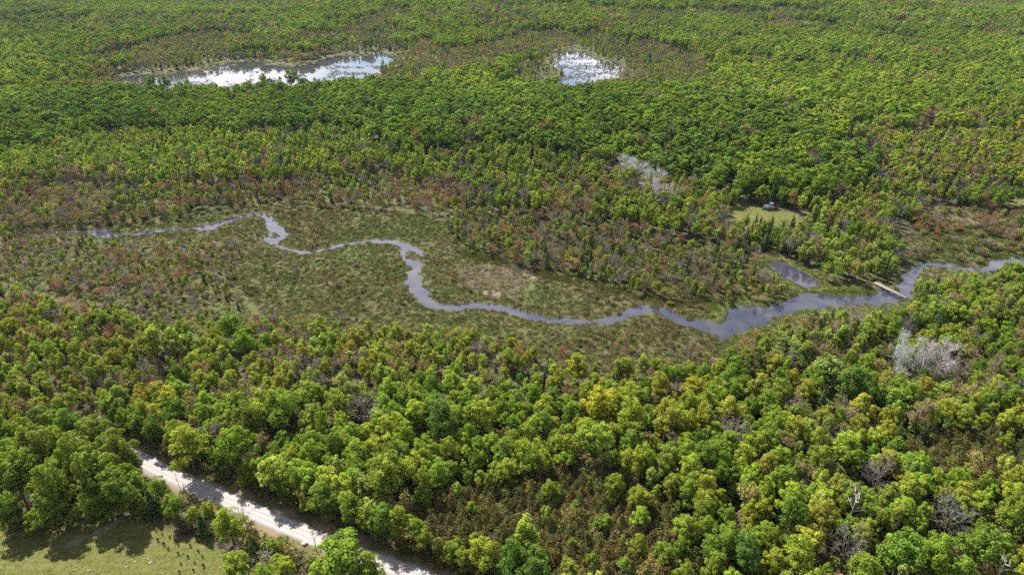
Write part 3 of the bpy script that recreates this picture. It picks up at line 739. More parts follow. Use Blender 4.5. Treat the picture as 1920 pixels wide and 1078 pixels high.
NEAR_PARTS, NEAR_WHOLE, FAR_WHOLE = {}, {}, {}
for kind in UNIT:
    NEAR_PARTS[kind], NEAR_WHOLE[kind], FAR_WHOLE[kind] = [], [], []
    bark = BRK.get(kind, BARK)
    for v in range(NVAR[kind]):
        s, f = plant(kind, v, 0)
        NEAR_PARTS[kind].append((s.mesh(kind+'_stem', [bark]), f.mesh(kind+'_foliage', [FOL[kind]])))
        for lod, dst in ((0, NEAR_WHOLE), (1, FAR_WHOLE)):
            s, f = plant(kind, v, lod)
            w = Geo(); w.quads(np.zeros((0, 4, 3)))
            w.v, w.n, w.l, w.m = list(s.v), list(s.n), list(s.l), list(s.m); w.k = s.k
            for a, b, c in zip(f.v, f.n, f.l):
                w.v.append(a); w.n.append(b); w.l.append(c+s.k); w.m.append(np.full(len(b), 1))
            dst[kind].append(w.mesh(kind+'_whole', [bark, FOL[kind]]))

# ------------------------------------------------------------------ scatter objects (what nobody could count)
def instancer_tree(protos, name):
    c = bpy.data.collections.new(name+'_models')
    for i, me in enumerate(protos):
        c.objects.link(bpy.data.objects.new(f'{name}_model_{chr(97+i)}', me))
    ng = bpy.data.node_groups.new(name+'_scatter', 'GeometryNodeTree')
    ng.interface.new_socket('Geometry', in_out='INPUT', socket_type='NodeSocketGeometry')
    ng.interface.new_socket('Geometry', in_out='OUTPUT', socket_type='NodeSocketGeometry')
    gi, go = ng.nodes.new('NodeGroupInput'), ng.nodes.new('NodeGroupOutput')
    ci = ng.nodes.new('GeometryNodeCollectionInfo'); ci.inputs['Collection'].default_value = c
    ci.inputs['Separate Children'].default_value = True; ci.inputs['Reset Children'].default_value = True
    ip = ng.nodes.new('GeometryNodeInstanceOnPoints'); ip.inputs['Pick Instance'].default_value = True
    def na(t, n):
        a = ng.nodes.new('GeometryNodeInputNamedAttribute'); a.data_type = t; a.inputs['Name'].default_value = n
        return a.outputs['Attribute']
    L = ng.links
    L.new(gi.outputs[0], ip.inputs['Points']); L.new(ci.outputs[0], ip.inputs['Instance'])
    L.new(na('INT', 'variant'), ip.inputs['Instance Index'])
    L.new(na('FLOAT_VECTOR', 'turn'), ip.inputs['Rotation'])
    L.new(na('FLOAT_VECTOR', 'size'), ip.inputs['Scale'])
    L.new(ip.outputs[0], go.inputs[0])
    return ng

def scatter(name, label, protos, pos, turn, size, variant, tint):
    me = bpy.data.meshes.new(name)
    n = len(pos)
    me.vertices.add(n); me.vertices.foreach_set('co', np.asarray(pos, np.float32).ravel())
    me.attributes.new('turn', 'FLOAT_VECTOR', 'POINT').data.foreach_set('vector', np.asarray(turn, np.float32).ravel())
    me.attributes.new('size', 'FLOAT_VECTOR', 'POINT').data.foreach_set('vector', np.asarray(size, np.float32).ravel())
    me.attributes.new('variant', 'INT', 'POINT').data.foreach_set('value', np.asarray(variant, np.int32))
    me.attributes.new('tint', 'FLOAT_VECTOR', 'POINT').data.foreach_set('vector', np.asarray(tint, np.float32).ravel())
    o = link(name, me)
    mod = o.modifiers.new('scatter', 'NODES'); mod.node_group = instancer_tree(protos, name)
    return tag(o, label, None, None, 'stuff')

# ------------------------------------------------------------------ which plant grows where
TINT = {
 'broadleaf': [(.096, .142, .017), (.136, .167, .019), (.080, .122, .017), (.056, .094, .017), (.152, .156, .022), (.166, .182, .017), (.092, .120, .018)],
 'aspen': [(.134, .172, .024), (.164, .198, .030), (.118, .142, .034), (.150, .166, .030)],
 'budding': [(.140, .074, .042), (.155, .098, .040), (.115, .088, .046), (.160, .136, .040), (.160, .105, .070)],
 'bare': [(.130, .112, .098), (.105, .088, .090), (.165, .140, .100)],
 'cedar': [(.034, .052, .018), (.050, .062, .020), (.042, .072, .034)],
 'juniper': [(.058, .054, .017), (.050, .056, .018), (.076, .060, .019)],
 'pale': [(.285, .285, .275)],
 'shrub': [(.110, .120, .034), (.120, .092, .046), (.090, .080, .052), (.140, .140, .052), (.155, .088, .042)],
}
WORDS = {
 'broadleaf': ['fresh green', 'yellow-green', 'mid-green', 'deep green', 'olive-yellow', 'bright yellow-green', 'dull green'],
 'aspen': ['light green', 'pale yellow-green', 'grey-green', 'olive'],
 'budding': ['rust-red', 'orange', 'brown', 'golden tan', 'pinkish brown'],
 'bare': ['grey', 'purple-grey', 'straw-grey'],
 'cedar': ['near-black green', 'olive-green', 'blue-green'],
 'juniper': ['bronze', 'dark olive', 'rusty brown'],
 'pale': ['silvery white'],
 'shrub': ['olive', 'brown', 'grey-brown', 'pale olive', 'rusty'],
}
# zone: spacing, (height range), {kind: (share, tint choices)}
A = 'broadleaf'; B_ = 'aspen'; R_ = 'budding'; D_ = 'bare'; C_ = 'cedar'; S_ = 'shrub'
RULES = {
 'ridge_wood':    (6.4, (11.5, 17), {A: (.92, (2, 2, 3, 0, 2, 3, 0)), D_: (.035, (0, 1)), R_: (.025, (3, 2)), B_: (.04, (0, 2))}),
 'aspen_belt':    (4.2, (8, 12.5), {B_: (.58, (0, 0, 1, 2)), A: (.22, (0, 2, 1)), D_: (.05, (0, 1)), C_: (.07, (0, 1)), R_: (.08, (3, 2))}),
 'red_belt':      (3.9, (5, 8.5), {R_: (.38, (0, 1, 2, 2, 3)), D_: (.16, (0, 1)), B_: (.32, (2, 0, 3)), C_: (.07, (0, 1)), A: (.07, (2, 4))}),
 'shrub_swamp':   (2.9, (2.8, 6.2), {R_: (.20, (0, 1, 2, 3)), D_: (.18, (0, 1, 2)), B_: (.28, (2, 3, 0)), C_: (.03, (0, 1)), S_: (.31, (0, 1, 2, 3))}),
 'cedar_swamp':   (3.5, (4, 8), {C_: (.16, (0, 1, 0)), D_: (.17, (0, 1, 2)), R_: (.22, (1, 2, 2, 0, 3)), B_: (.36, (0, 2, 3)), S_: (.09, (0, 2))}),
 'mid_right_wood': (4.0, (7, 11.5), {B_: (.48, (0, 2, 0, 1)), C_: (.26, (0, 1, 0)), R_: (.08, (1, 3, 2)), D_: (.05, (0, 1)), A: (.13, (0, 2))}),
 'tan_wood':      (4.9, (8, 12), {B_: (.40, (2, 3, 0, 1)), R_: (.20, (3, 4, 2)), A: (.34, (1, 4, 0)), D_: (.04, (1, 2)), C_: (.02, (0,))}),
 'lower_mix':     (3.7, (4.5, 9.8), {B_: (.48, (0, 1, 3, 0)), R_: (.13, (1, 3, 3, 2)), A: (.25, (0, 1, 4)), D_: (.06, (0, 1)), C_: (.08, (0, 2, 1))}),
 'creek_trees':   (3.9, (9, 13.5), {B_: (.72, (0, 1, 0, 2)), R_: (.06, (2, 3)), C_: (.05, (0, 1)), D_: (.07, (0, 1)), A: (.10, (0,))}),
 'near_wood':     (4.3, (6.8, 12.8), {A: (.62, (0, 0, 1, 2, 1, 0, 4)), B_: (.17, (0, 1, 2)), R_: (.07, (3, 3, 2)), D_: (.085, (0, 1, 2)), C_: (.03, (0, 1))}),
 'pond_swamp':    (5.0, (6, 11), {R_: (.22, (2, 3, 3)), D_: (.15, (0, 2)), B_: (.54, (0, 2, 2, 3)), C_: (.09, (0, 2))}),
 'plantation':    (5.2, (6, 10), {A: (.16, (0, 1)), R_: (.05, (3,)), B_: (.05, (1,))}),
 'far_wood':      (7.3, (10.5, 17.5), {A: (.70, (0, 0, 1, 2, 1, 0)), B_: (.20, (0, 1, 2)), R_: (.055, (3, 4)), D_: (.03, (0, 1)), C_: (.015, (0,))}),
}
ZNAMES = ['far_wood', 'pond_swamp', 'ridge_wood', 'tan_wood', 'aspen_belt', 'red_belt', 'mid_right_wood', 'cedar_swamp', 'marsh_core', 'shrub_swamp', 'right_marsh', 'clearing_side',
          'clearing', 'pond_bank', 'lower_mix', 'creek_trees', 'near_wood', 'plantation_low', 'plantation_side', 'verge', 'field']
OPEN = {'marsh_core', 'right_marsh', 'pond_bank', 'verge', 'field', 'clearing', 'clearing_side'}
def zone_of(x, y):
    wob = np.clip(y/260, .5, 2.5)
    xx = x+(value_noise(x, y, 17, 21)-.5)*11*wob; yy = y+(value_noise(x, y, 17, 22)-.5)*11*wob
    z = np.zeros(x.shape, int)
    for i, n in enumerate(ZNAMES):
        if i == 0: continue
        hard = n in ('field', 'verge', 'clearing')
        z[inside(ZONES[n], x if hard else xx, y if hard else yy)] = i
    # the far wetland has no neat outline: wood and swamp reach into each other
    sw = ZNAMES.index('pond_swamp')
    v = value_noise(x, y*.6, 55, 25)*.6+value_noise(x, y*.6, 24, 26)*.4
    flip_in = (z == 0) & (y > 540) & (y < 1050) & (v > .64); flip_out = (z == sw) & (v < .40) & (wet_sdf(x, y) > 28)
    z[flip_in] = sw; z[flip_out] = 0
    # slivers between the mapped stands
    gap = (z == 0)
    for y0, y1, n in ((0, 165, 'near_wood'), (165, 200, 'lower_mix'), (200, 300, 'cedar_swamp'), (300, 380, 'aspen_belt')):
        z[gap & (y >= y0) & (y < y1)] = ZNAMES.index(n)
    return z

def open_view(x, y, h):
    """true where a plant of height h would not stand before open water, the road, the bridge or the clearing as seen from the hill"""
    d = np.hypot(x, y); reach = h*d/(CAM_Z-h)
    ok = np.ones(len(x), bool)
    for f in (.25, .5, .75, .95):
        k = 1+reach*f/d
        a, b = x*k, y*k
        w = wet_sdf(a, b)
        w = np.where((a > 146) & (b < 300), 9, w)          # the reach behind the creekside aspens is meant to be screened
        ok &= (w > np.where(b > 480, -7, .3)) & ((road_sdf(a, b) > .3) | (a < -92))
        ok &= ~(inside(ZONES['clearing'], a, b) & (b > 296)) & (np.hypot(a-140, b-222) > 8)
    return ok

def jitter_grid(x0, x1, y0, y1, s, j=.42):
    nxg, nyg = int((x1-x0)/s)+1, int((y1-y0)/(s*.87))+1
    a, b = np.meshgrid(np.arange(nxg), np.arange(nyg))
    x = x0+(a+.5*(b % 2))*s + rng.uniform(-j, j, a.shape)*s
    y = y0+b*s*.87 + rng.uniform(-j, j, a.shape)*s
    return x.ravel(), y.ravel()

def view_wedge(x, y, pad=45):
    return (np.abs(x) < .67*np.maximum(y, 40)+46+pad) & (y > 52)

PLANTS = {k: [] for k in UNIT}       # kind -> rows (x, y, height, radius, tint index, shade)
px_, py_ = np.array([t[0] for t in PLACED_TREES]), np.array([t[1] for t in PLACED_TREES])
pr_ = np.array([t[3] for t in PLACED_TREES])
def clear_of_placed(x, y, R):
    ok = np.ones(len(x), bool)
    for a, b, c in zip(px_, py_, pr_):
        ok &= np.hypot(x-a, y-b) > (c+R)*.62
    return ok

def grow(kind, x, y, h, rad, tint, shade):
    PLANTS[kind] += list(zip(x, y, h, rad, tint, shade))

for a, b, kind, rad, h, ti in PLACED_TREES:
    grow(kind, [a], [b], [h], [rad], [ti], [1.0])

for zi, zn in enumerate(ZNAMES):
    if zn in OPEN:
        continue
    rule = RULES['plantation' if zn.startswith('plantation') else zn]
    if zn == 'far_wood':
        box = (-1480, 1480, 60, 1780)
    else:
        p = np.array(ZONES[zn]); box = (p[:, 0].min()-30, p[:, 0].max()+30, max(50, p[:, 1].min()-30), p[:, 1].max()+30)
    if zn == 'pond_swamp': box = (-900, 900, 530, 1060)
    x, y = jitter_grid(box[0], box[1], box[2], box[3], rule[0])
    k = view_wedge(x, y); x, y = x[k], y[k]
    k = zone_of(x, y) == zi; x, y = x[k], y[k]
    n = len(x)
    if n == 0: continue
    # kinds come in drifts: the draw is a mix of a smooth field and chance
    cell = 80 if zn == 'far_wood' else 26
    u = (rng.uniform(0, 1, n)*.62 + .38*np.clip((value_noise(x, y, cell, 31+zi)-.5)*1.8+.5, 0, 1))
    u = np.argsort(np.argsort(u))/n
    total = sum(v[0] for v in rule[2].values()); lo = 0.0
    lo = 0.0
    big = value_noise(x, y, 40, 51)
    hh = rule[1][0]+(rule[1][1]-rule[1][0])*np.clip(.75*rng.uniform(0, 1, n)+.4*big-.08, -.1, 1.1)
    wet = wet_sdf(x, y); rd_ = road_sdf(x, y)
    for kind, (share, tints) in rule[2].items():
        m = (u >= lo) & (u < lo+share); lo += share
        kx, ky, kh = x[m], y[m], hh[m].copy()
        if len(kx) == 0: continue
        uh, ur = UNIT[kind]
        if kind == 'shrub': kh = kh*.36
        if kind == 'cedar': kh = kh*.9
        if kind == 'bare' and zn in ('near_wood', 'ridge_wood'): kh = kh*.85
        kr = kh/uh*ur*rng.uniform(.82, 1.28, len(kx))
        if kind == 'broadleaf' and zn in ('ridge_wood', 'far_wood', 'tan_wood'): kr *= 1.18
        if kind == 'cedar': kr *= rng.uniform(.85, 1.35, len(kx))
        ok = (wet[m] > 1.2+kr*.35) & (rd_[m] > kr*.75+.6) & clear_of_placed(kx, ky, kr)
        ok &= open_view(kx, ky, kh) | (rng.uniform(0, 1, len(kx)) < .06)
        if zn == 'shrub_swamp': ok &= rng.uniform(0, 1, len(kx)) < .5+.55*value_noise(kx, ky, 18, 99)
        if zn == 'cedar_swamp': ok &= rng.uniform(0, 1, len(kx)) < .85
        if zn == 'pond_swamp': ok &= rng.uniform(0, 1, len(kx)) < np.where(wet[m] < 14, .35, .9)
        kx, ky, kh, kr = kx[ok], ky[ok], kh[ok], kr[ok]
        mixw = .28 if zn == 'near_wood' else .5
        drift = value_noise(kx, ky, 30, 71+len(kind))*mixw+rng.uniform(0, 1, len(kx))*(1-mixw)
        drift = np.argsort(np.argsort(drift))/max(1, len(kx))
        ti = np.array(sorted(tints))[(drift*len(tints)).astype(int)] if len(kx) else np.array([], int)
        grow(kind, kx, ky, kh, kr, ti, rng.uniform(.80, 1.20, len(kx))*(.86+.3*value_noise(kx, ky, 60, 17)))

# the wall of trees along the far side of the road
for t_ in np.arange(6, t[-1]-2, 3.2):
    i = min(int(t_), len(rnrm)-1); q = rc[i]+rnrm[i]*(ROADW/2+rng.uniform(2.3, 3.8))*(1 if rnrm[i][1] > 0 else -1)
    kind = 'broadleaf' if rng.uniform() < .75 else 'aspen'
    hgt = rng.uniform(8, 12.5); rad = hgt/UNIT[kind][0]*UNIT[kind][1]*rng.uniform(.85, 1.05)
    if clear_of_placed(q[:1], q[1:], np.array([rad*.5]))[0]:
        grow(kind, [q[0]], [q[1]], [hgt], [rad], [int(rng.choice((0, 1, 2, 6) if kind == 'broadleaf' else (0, 1, 2)))], [rng.uniform(.85, 1.1)])

# rows of young conifers in the two plantations
for zn in ('plantation_low', 'plantation_side'):
    p = np.array(ZONES[zn])
    x, y = jitter_grid(p[:, 0].min(), p[:, 0].max(), max(60, p[:, 1].min()), p[:, 1].max(), 2.6, .3)
    k = inside(ZONES[zn], x+(value_noise(x, y, 9, 3)-.5)*5, y+(value_noise(x, y, 9, 4)-.5)*5) & view_wedge(x, y, 10); x, y = x[k], y[k]
    h = rng.uniform(3.0, 5.2, len(x)); r = h*.40*rng.uniform(.85, 1.2, len(x))
    k = (road_sdf(x, y) > 2) & clear_of_placed(x, y, r*0)
    grow('juniper', x[k], y[k], h[k], r[k], rng.choice([0, 0, 1, 2], k.sum()), rng.uniform(.8, 1.2, k.sum()))

# shrubs and saplings standing in the open marsh, thin along the water, thicker near the woods
def marsh_shrubs(zn, s, p_lo, p_hi, hlo, hhi):
    p = np.array(ZONES[zn]); x, y = jitter_grid(p[:, 0].min(), p[:, 0].max(), p[:, 1].min(), p[:, 1].max(), s)
    k = inside(ZONES[zn], x, y); x, y = x[k], y[k]
    w = wet_sdf(x, y); rp = inside(ZONES['reed_patch'], x, y)
    prob = p_lo+(p_hi-p_lo)*np.clip((value_noise(x, y, 20, 44)*.6+value_noise(x, y, 8, 45)*.4-.42)*4, 0, 1)
    k = (w > 1.8) & ~rp & (rng.uniform(0, 1, len(x)) < prob); x, y = x[k], y[k]
    n = len(x); h = rng.uniform(hlo, hhi, n)*np.where(rng.uniform(0, 1, n) < .12, 1.6, 1.0)
    k = open_view(x, y, h*1.3); x, y, h = x[k], y[k], h[k]; n = len(x)
    what = rng.uniform(0, 1, n)
    for kind, a, b, f, t in (('shrub', 0, .72, 1, (0, 1, 2, 3, 3, 4)), ('budding', .72, .84, 2.0, (0, 1, 2)), ('bare', .84, .94, 2.0, (0, 2)), ('aspen', .94, 1.01, 2.2, (2, 3))):
        m = (what >= a) & (what < b); hh = h[m]*f
        grow(kind, x[m], y[m], hh, hh/UNIT[kind][0]*UNIT[kind][1]*rng.uniform(.9, 1.3, m.sum()), rng.choice(t, m.sum()), rng.uniform(.8, 1.2, m.sum()))
marsh_shrubs('marsh_core', 2.4, .015, .36, .6, 1.6)
# thin rusty saplings on the strip between the creek and the wood
x, y = jitter_grid(-80, 75, 166, 200, 2.6)
k = inside(ZONES['marsh_core'], x, y) & ~inside(ZONES['lower_mix'], x, y) & (y < 193-.02*x) & (wet_sdf(x, y) > 3) & (rng.uniform(0, 1, len(x)) < .15+.5*value_noise(x, y, 9, 46)); x, y = x[k], y[k]
h = rng.uniform(1.6, 4.6, len(x)); k = open_view(x, y, h); x, y, h = x[k], y[k], h[k]
pickk = rng.uniform(0, 1, len(x))
for kind, a, b, tt_ in (('budding', 0, .4, (0, 1, 2, 3)), ('bare', .4, .6, (0, 2)), ('aspen', .6, .75, (2, 3)), ('shrub', .75, 1.1, (0, 1, 3))):
    m = (pickk >= a) & (pickk < b); hk = h[m]*(.5 if kind == 'shrub' else 1)
    grow(kind, x[m], y[m], hk, hk/UNIT[kind][0]*UNIT[kind][1]*rng.uniform(.9, 1.3, m.sum()), rng.choice(tt_, m.sum()), rng.uniform(.8, 1.2, m.sum()))
marsh_shrubs('right_marsh', 2.6, .25, .95, 1.2, 3.2)
marsh_shrubs('cedar_swamp', 3.2, .10, .40, .8, 1.8)
marsh_shrubs('red_belt', 3.4, .2, .6, 1, 2.4)
marsh_shrubs('lower_mix', 3.0, .3, .7, 1, 2.6)
marsh_shrubs('creek_trees', 3.2, .3, .7, 1, 2.6)

# thickets of young broadleaf growth between the older trees
for zn, s_, hlo, hhi in (('near_wood', 3.1, 3.6, 6.8), ('plantation_low', 4.2, 3.5, 5.5)):
    p = np.array(ZONES[zn]); x, y = jitter_grid(p[:, 0].min(), p[:, 0].max(), max(60, p[:, 1].min()), p[:, 1].max(), s_)
    k = inside(ZONES[zn], x, y) & view_wedge(x, y, 5) & (road_sdf(x, y) > 2.5)
    for other in ('field', 'verge', 'plantation_side') + (('plantation_low',) if zn == 'near_wood' else ()):
        k &= ~inside(ZONES[other], x, y)
    x, y = x[k], y[k]
    n = len(x); h = rng.uniform(hlo, hhi, n); rad = h/15.4*4.6*rng.uniform(.9, 1.35, n)
    k = clear_of_placed(x, y, rad) & open_view(x, y, h) & (rng.uniform(0, 1, n) < np.clip((value_noise(x, y, 24, 64)-.2)*1.6, .1, .9)*(1 if zn == 'near_wood' else .45))
    m = k & (rng.uniform(0, 1, n) < .86)
    grow('broadleaf', x[m], y[m], h[m], rad[m], rng.choice((0, 1, 0, 2), m.sum()), rng.uniform(.85, 1.2, m.sum()))
    m = k & ~m
    grow('budding', x[m], y[m], h[m], rad[m], rng.choice((3, 3, 2), m.sum()), rng.uniform(.85, 1.2, m.sum()))

# undergrowth that closes the gaps under the nearer woods
for zn, s in (('near_wood', 2.7), ('verge', 2.0)):
    p = np.array(ZONES[zn]); x, y = jitter_grid(p[:, 0].min(), p[:, 0].max(), max(60, p[:, 1].min()), p[:, 1].max(), s)
    k = inside(ZONES[zn], x, y) & ~inside(ZONES['field'], x, y) & view_wedge(x, y, 5); x, y = x[k], y[k]
    k = road_sdf(x, y) > 1.6; x, y = x[k], y[k]; n = len(x)
    h = rng.uniform(1.0, 3.4 if zn == 'near_wood' else 1.2, n)
    grow('shrub', x, y, h, h*.62, rng.choice((0, 0, 3, 1), n), rng.uniform(.7, 1.1, n))
for t_ in np.arange(4, t[-1]-2, 1.7):            # verge bushes along both sides of the road
    c = np.array([np.interp(t_, t, rl[:, 0]), np.interp(t_, t, rl[:, 1])])
    i = min(int(t_), len(rnrm)-1)
    for side in (-1, 1):
        q = c+rnrm[i]*side*(ROADW/2+rng.uniform(1.4, 3.4))
        if inside(ZONES['field'], q[:1], q[1:])[0] or (rng.uniform() < .35): continue
        h = rng.uniform(.7, 2.0)
        grow('shrub', [q[0]], [q[1]], [h], [h*.7], [rng.choice((0, 0, 3, 1))], [rng.uniform(.8, 1.1)])

# ------------------------------------------------------------------ landmarks that labels refer to
def P3(zn): return tuple(np.array(ZONES[zn]).mean(0))
LANDMARKS = [
    ((-17.8, 98.0), 'the lower end of the gravel road'),
    ((-92.2, 131.3), 'the upper end of the gravel road'),
    ((-53.3, 111.7), 'the sunlit stretch of road'),
    ((-82.2, 112.5), 'the shaded field corner'),
    ((-108.1, 110.3), 'the field edge'),
    ((10.6, 107.9), 'the low plantation'),
    ((-2.6, 128.3), 'the upper plantation edge'),
    ((112.3, 127.0), 'the plantation on the knoll'),
    ((117.2, 158.1), 'the silvery trees on the knoll'),
    ((109.9, 237.1), 'the side pond'),
    ((140.5, 223.4), 'the footbridge'),
    ((93.8, 208.4), 'the wide pool'),
    ((68.0, 189.5), 'the tip of the pool'),
    ((48.1, 210.0), 'the last creek arch'),
    ((16.5, 201.6), 'the straight creek reach'),
    ((-24.5, 209.8), 'the creek elbow'),
    ((-40.5, 245.2), 'the creek fork'),
    ((-77.9, 259.2), 'the thin creek bend'),
    ((-106.9, 282.5), 'the broad creek bend'),
    ((-180.7, 276.6), 'the small creek pool'),
    ((-141.7, 281.6), 'the narrow upper creek'),
    ((-6.1, 230.1), 'the beige reed patch'),
    ((119.7, 298.7), 'the camper'),
    ((113.3, 278.7), 'the clearing edge'),
    ((64.3, 318.2), 'the silvery trees below the ridge'),
    ((206.8, 298.1), 'the pale reed scar'),
    ((197.5, 247.5), 'the outermost creek reach'),
    ((71.7, 105.5), 'the white snag'),
    ((-27.2, 115.2), 'the big round roadside tree'),
    ((23.3, 140.7), 'the brightest yellow crown'),
    ((51.4, 110.8), 'the golden upright tree'),
    ((90.8, 102.4), 'the purple leafless tree'),
    ((-105.9, 173.6), 'the broad pale aspen'),
    ((-18.1, 135.9), 'the dark round tree'),
    ((90.0, 145.3), 'the deep green knoll tree'),
    ((-59.7, 140.0), 'the domed green tree'),
    ((-131.9, 161.8), 'the mixed wood edge'),
    ((-52.4, 175.8), 'the orange wood edge'),
    ((6.6, 176.9), 'the wood edge below the creek'),
    ((-170.0, 211.6), 'the grey swamp edge'),
    ((-143.3, 230.0), 'the shrub swamp'),
    ((32.9, 256.2), 'the cedar swamp'),
    ((-94.9, 322.0), 'the red swamp belt'),
    ((-192.4, 306.2), 'the brown swamp belt'),
    ((10.5, 322.7), 'the aspen slope'),
    ((145.0, 267.7), 'the cedar wood'),
    ((157.6, 200.6), 'the creekside aspens'),
    ((-104.9, 118.3), 'the roadside grove'),
    ((81.7, 98.3), 'the bottom corner wood'),
]
ONES = 'zero one two three four five six seven eight nine ten eleven twelve thirteen fourteen fifteen sixteen seventeen eighteen nineteen'.split()
TENS = '_ _ twenty thirty forty fifty sixty seventy eighty ninety'.split()
def words_of(n):
    n = int(n)
    if n < 20: return ONES[n]
    if n < 100: return TENS[n//10]+('-'+ONES[n % 10] if n % 10 else '')
    return ONES[n//100]+'-hundred'+('-'+words_of(n % 100).replace('-', '-') if n % 100 else '')
LM_XY = np.array([l[0] for l in LANDMARKS])
used_labels = set()
def whereabouts(x, y, rank=0):
    d = np.hypot(LM_XY[:, 0]-x, LM_XY[:, 1]-y)
    i = np.argsort(d)[rank]
    dx, dy = int(round(x-LM_XY[i, 0])), int(round(y-LM_XY[i, 1]))
    s = []
    if dy: s.append(f"{words_of(abs(dy))} metres {'beyond' if dy > 0 else 'before'}")
    if dx: s.append(f"{words_of(abs(dx))} {'right' if dx > 0 else 'left'} of" if s else f"{words_of(abs(dx))} metres {'right' if dx > 0 else 'left'} of")
    if not s: s = ['right beside']
    return ' and '.join(s)+' '+LANDMARKS[i][1]
def unique_label(start, x, y):
    for rank in range(min(5, len(LANDMARKS))):
        for extra in ('', 'slim ', 'full '):
            s = f'{extra}{start} {whereabouts(x, y, rank)}'
            if s not in used_labels and len(s.split()) <= 16:
                used_labels.add(s); return s
    used_labels.add(s)
    return s

KIND_NAME = {'broadleaf': ('broadleaf_tree', 'broadleaf tree', 'tree', 'broadleaf trees of the near wood', 'trunk', 'crown'),
             'aspen': ('aspen_tree', 'aspen', 'tree', 'aspens around the marsh', 'trunk', 'crown'),
             'budding': ('budding_tree', 'budding tree', 'tree', 'budding trees around the marsh', 'trunk', 'crown'),
             'bare': ('leafless_tree', 'leafless tree', 'tree', 'leafless trees', 'trunk', 'crown'),
             'cedar': ('cedar_tree', 'cedar', 'tree', 'cedars around the marsh', 'trunk', 'crown'),
             'juniper': ('young_conifer', 'young conifer', 'conifer', 'young plantation conifers', 'trunk', 'crown'),
             'pale': ('silvery_tree', 'silvery tree', 'tree', 'silvery trees', 'trunk', 'crown'),
             'shrub': ('shrub', 'shrub', 'shrub', 'shrubs of the marsh and verge', 'stem', 'foliage')}
STUFF = {'broadleaf': ('broadleaf_forest', 'green broadleaf canopy of the ridge and the far woods'),
         'aspen': ('aspen_woods', 'light green aspen growth of the farther swamp edges'),
         'budding': ('budding_woods', 'rust, tan and brown budding trees of the farther swamp'),
         'bare': ('leafless_woods', 'grey leafless trees scattered through the farther woods'),
         'cedar': ('cedar_woods', 'dark cedars scattered through the farther swamp'),
         'juniper': ('conifer_plantation_foliage', 'remaining young bronze conifers of the plantations'),
         'pale': None,
         'shrub': ('undergrowth', 'low bushes under the trees and across the marsh')}

def project(x, y, z):
    dy, dz = y, z-CAM_Z
    fw = dy*math.cos(PITCH)-dz*math.sin(PITCH); up = dy*math.sin(PITCH)+dz*math.cos(PITCH)
    f = FOCAL/36*2
    return x/fw*f, up/fw*f, fw          # -1..1 across the frame's width

NEAR_LIMIT = 330.0
for kind, rows in PLANTS.items():
    a = np.array(rows, float)
    x, y, h, rad, ti, shade = a.T
    z = ground_z(x, y)-.05
    sx, sy, dist = project(x, y, z+h*.7)
    seen = (np.abs(sx) < .985) & (np.abs(sy) < .545)
    # in the canopy only what tops its neighbours shows: shrubs of the undergrowth under taller crowns stay in the mass
    score = h*rad/dist**2*seen
    if kind == 'shrub':
        zz = zone_of(x, y)
        score = score*np.array([1 if ZNAMES[q] in OPEN or ZNAMES[q] in ('shrub_swamp', 'cedar_swamp') else 0 for q in zz])
    order = np.argsort(-score)[:300]
    order = order[score[order] > 0]
    one = np.zeros(len(x), bool); one[order] = True
    var = rng.integers(0, NVAR[kind], len(x)); rot = rng.uniform(0, 2*math.pi, len(x))
    uh, ur = UNIT[kind]
    size = np.stack([rad/ur, rad/ur, h/uh], 1)
    tint = np.array(TINT[kind])[ti.astype(int)]*shade[:, None]
    tint = tint*(1+rng.normal(0, .05, tint.shape))
    name, noun, cat, group, pn1, pn2 = KIND_NAME[kind]
    for i in order:
        e = link(name, None, None, (x[i], y[i], z[i]))
        e.empty_display_size = .5
        e.rotation_euler = (0, 0, rot[i]); e.scale = size[i]
        sm, fm = NEAR_PARTS[kind][var[i]]
        link(pn1, sm, e)
        c = link(pn2, fm, e); c['tint'] = [float(q) for q in tint[i]]
        if kind == 'bare' or kind == 'pale': pass
        tallness = 'tall ' if h[i] > uh*1.02 else ('small ' if h[i] < uh*.62 else '')
        tag(e, unique_label(f"{tallness}{WORDS[kind][int(ti[i])]} {noun}", x[i], y[i]), cat, group)
    rest = ~one
    if STUFF[kind] and rest.any():
        pos = np.stack([x, y, z], 1)
        turn = np.zeros((len(x), 3)); turn[:, 2] = rot
        far = dist > NEAR_LIMIT
        v2 = np.where(far, var+NVAR[kind], var)
        scatter(STUFF[kind][0], STUFF[kind][1], NEAR_WHOLE[kind]+FAR_WHOLE[kind], pos[rest], turn[rest], size[rest], v2[rest], tint[rest])
    print(kind, len(x), 'single', len(order))

# ------------------------------------------------------------------ marsh grass, reeds
def tuft(r, n, h, spread, w):
    a = r.uniform(0, 2*math.pi, n); f = spread*np.sqrt(r.uniform(0, 1, n))
    b = np.column_stack([np.cos(a)*f, np.sin(a)*f, np.full(n, -.05)])
    lean = r.normal(0, .28, (n, 2))*h
    e = b+np.column_stack([lean[:, 0]+np.cos(a)*.2*h, lean[:, 1]+np.sin(a)*.2*h, h*r.uniform(.55, 1.1, n)])
    u = r.normal(0, 1, (n, 3)); u[:, 2] *= .2; u /= np.linalg.norm(u, axis=1)[:, None]
    return np.stack([b-u*w, b+u*w, e+u*w*.5, e-u*w*.5], 1)
GRASS = [Geo().quads(tuft(np.random.default_rng(900+i), 60, .34, .75, .05)).mesh('grass_tuft', [LEAF]) for i in range(4)]
REEDS = [Geo().quads(tuft(np.random.default_rng(950+i), 46, 1.0, .7, .035)).mesh('reed_tuft', [LEAF]) for i in range(4)]

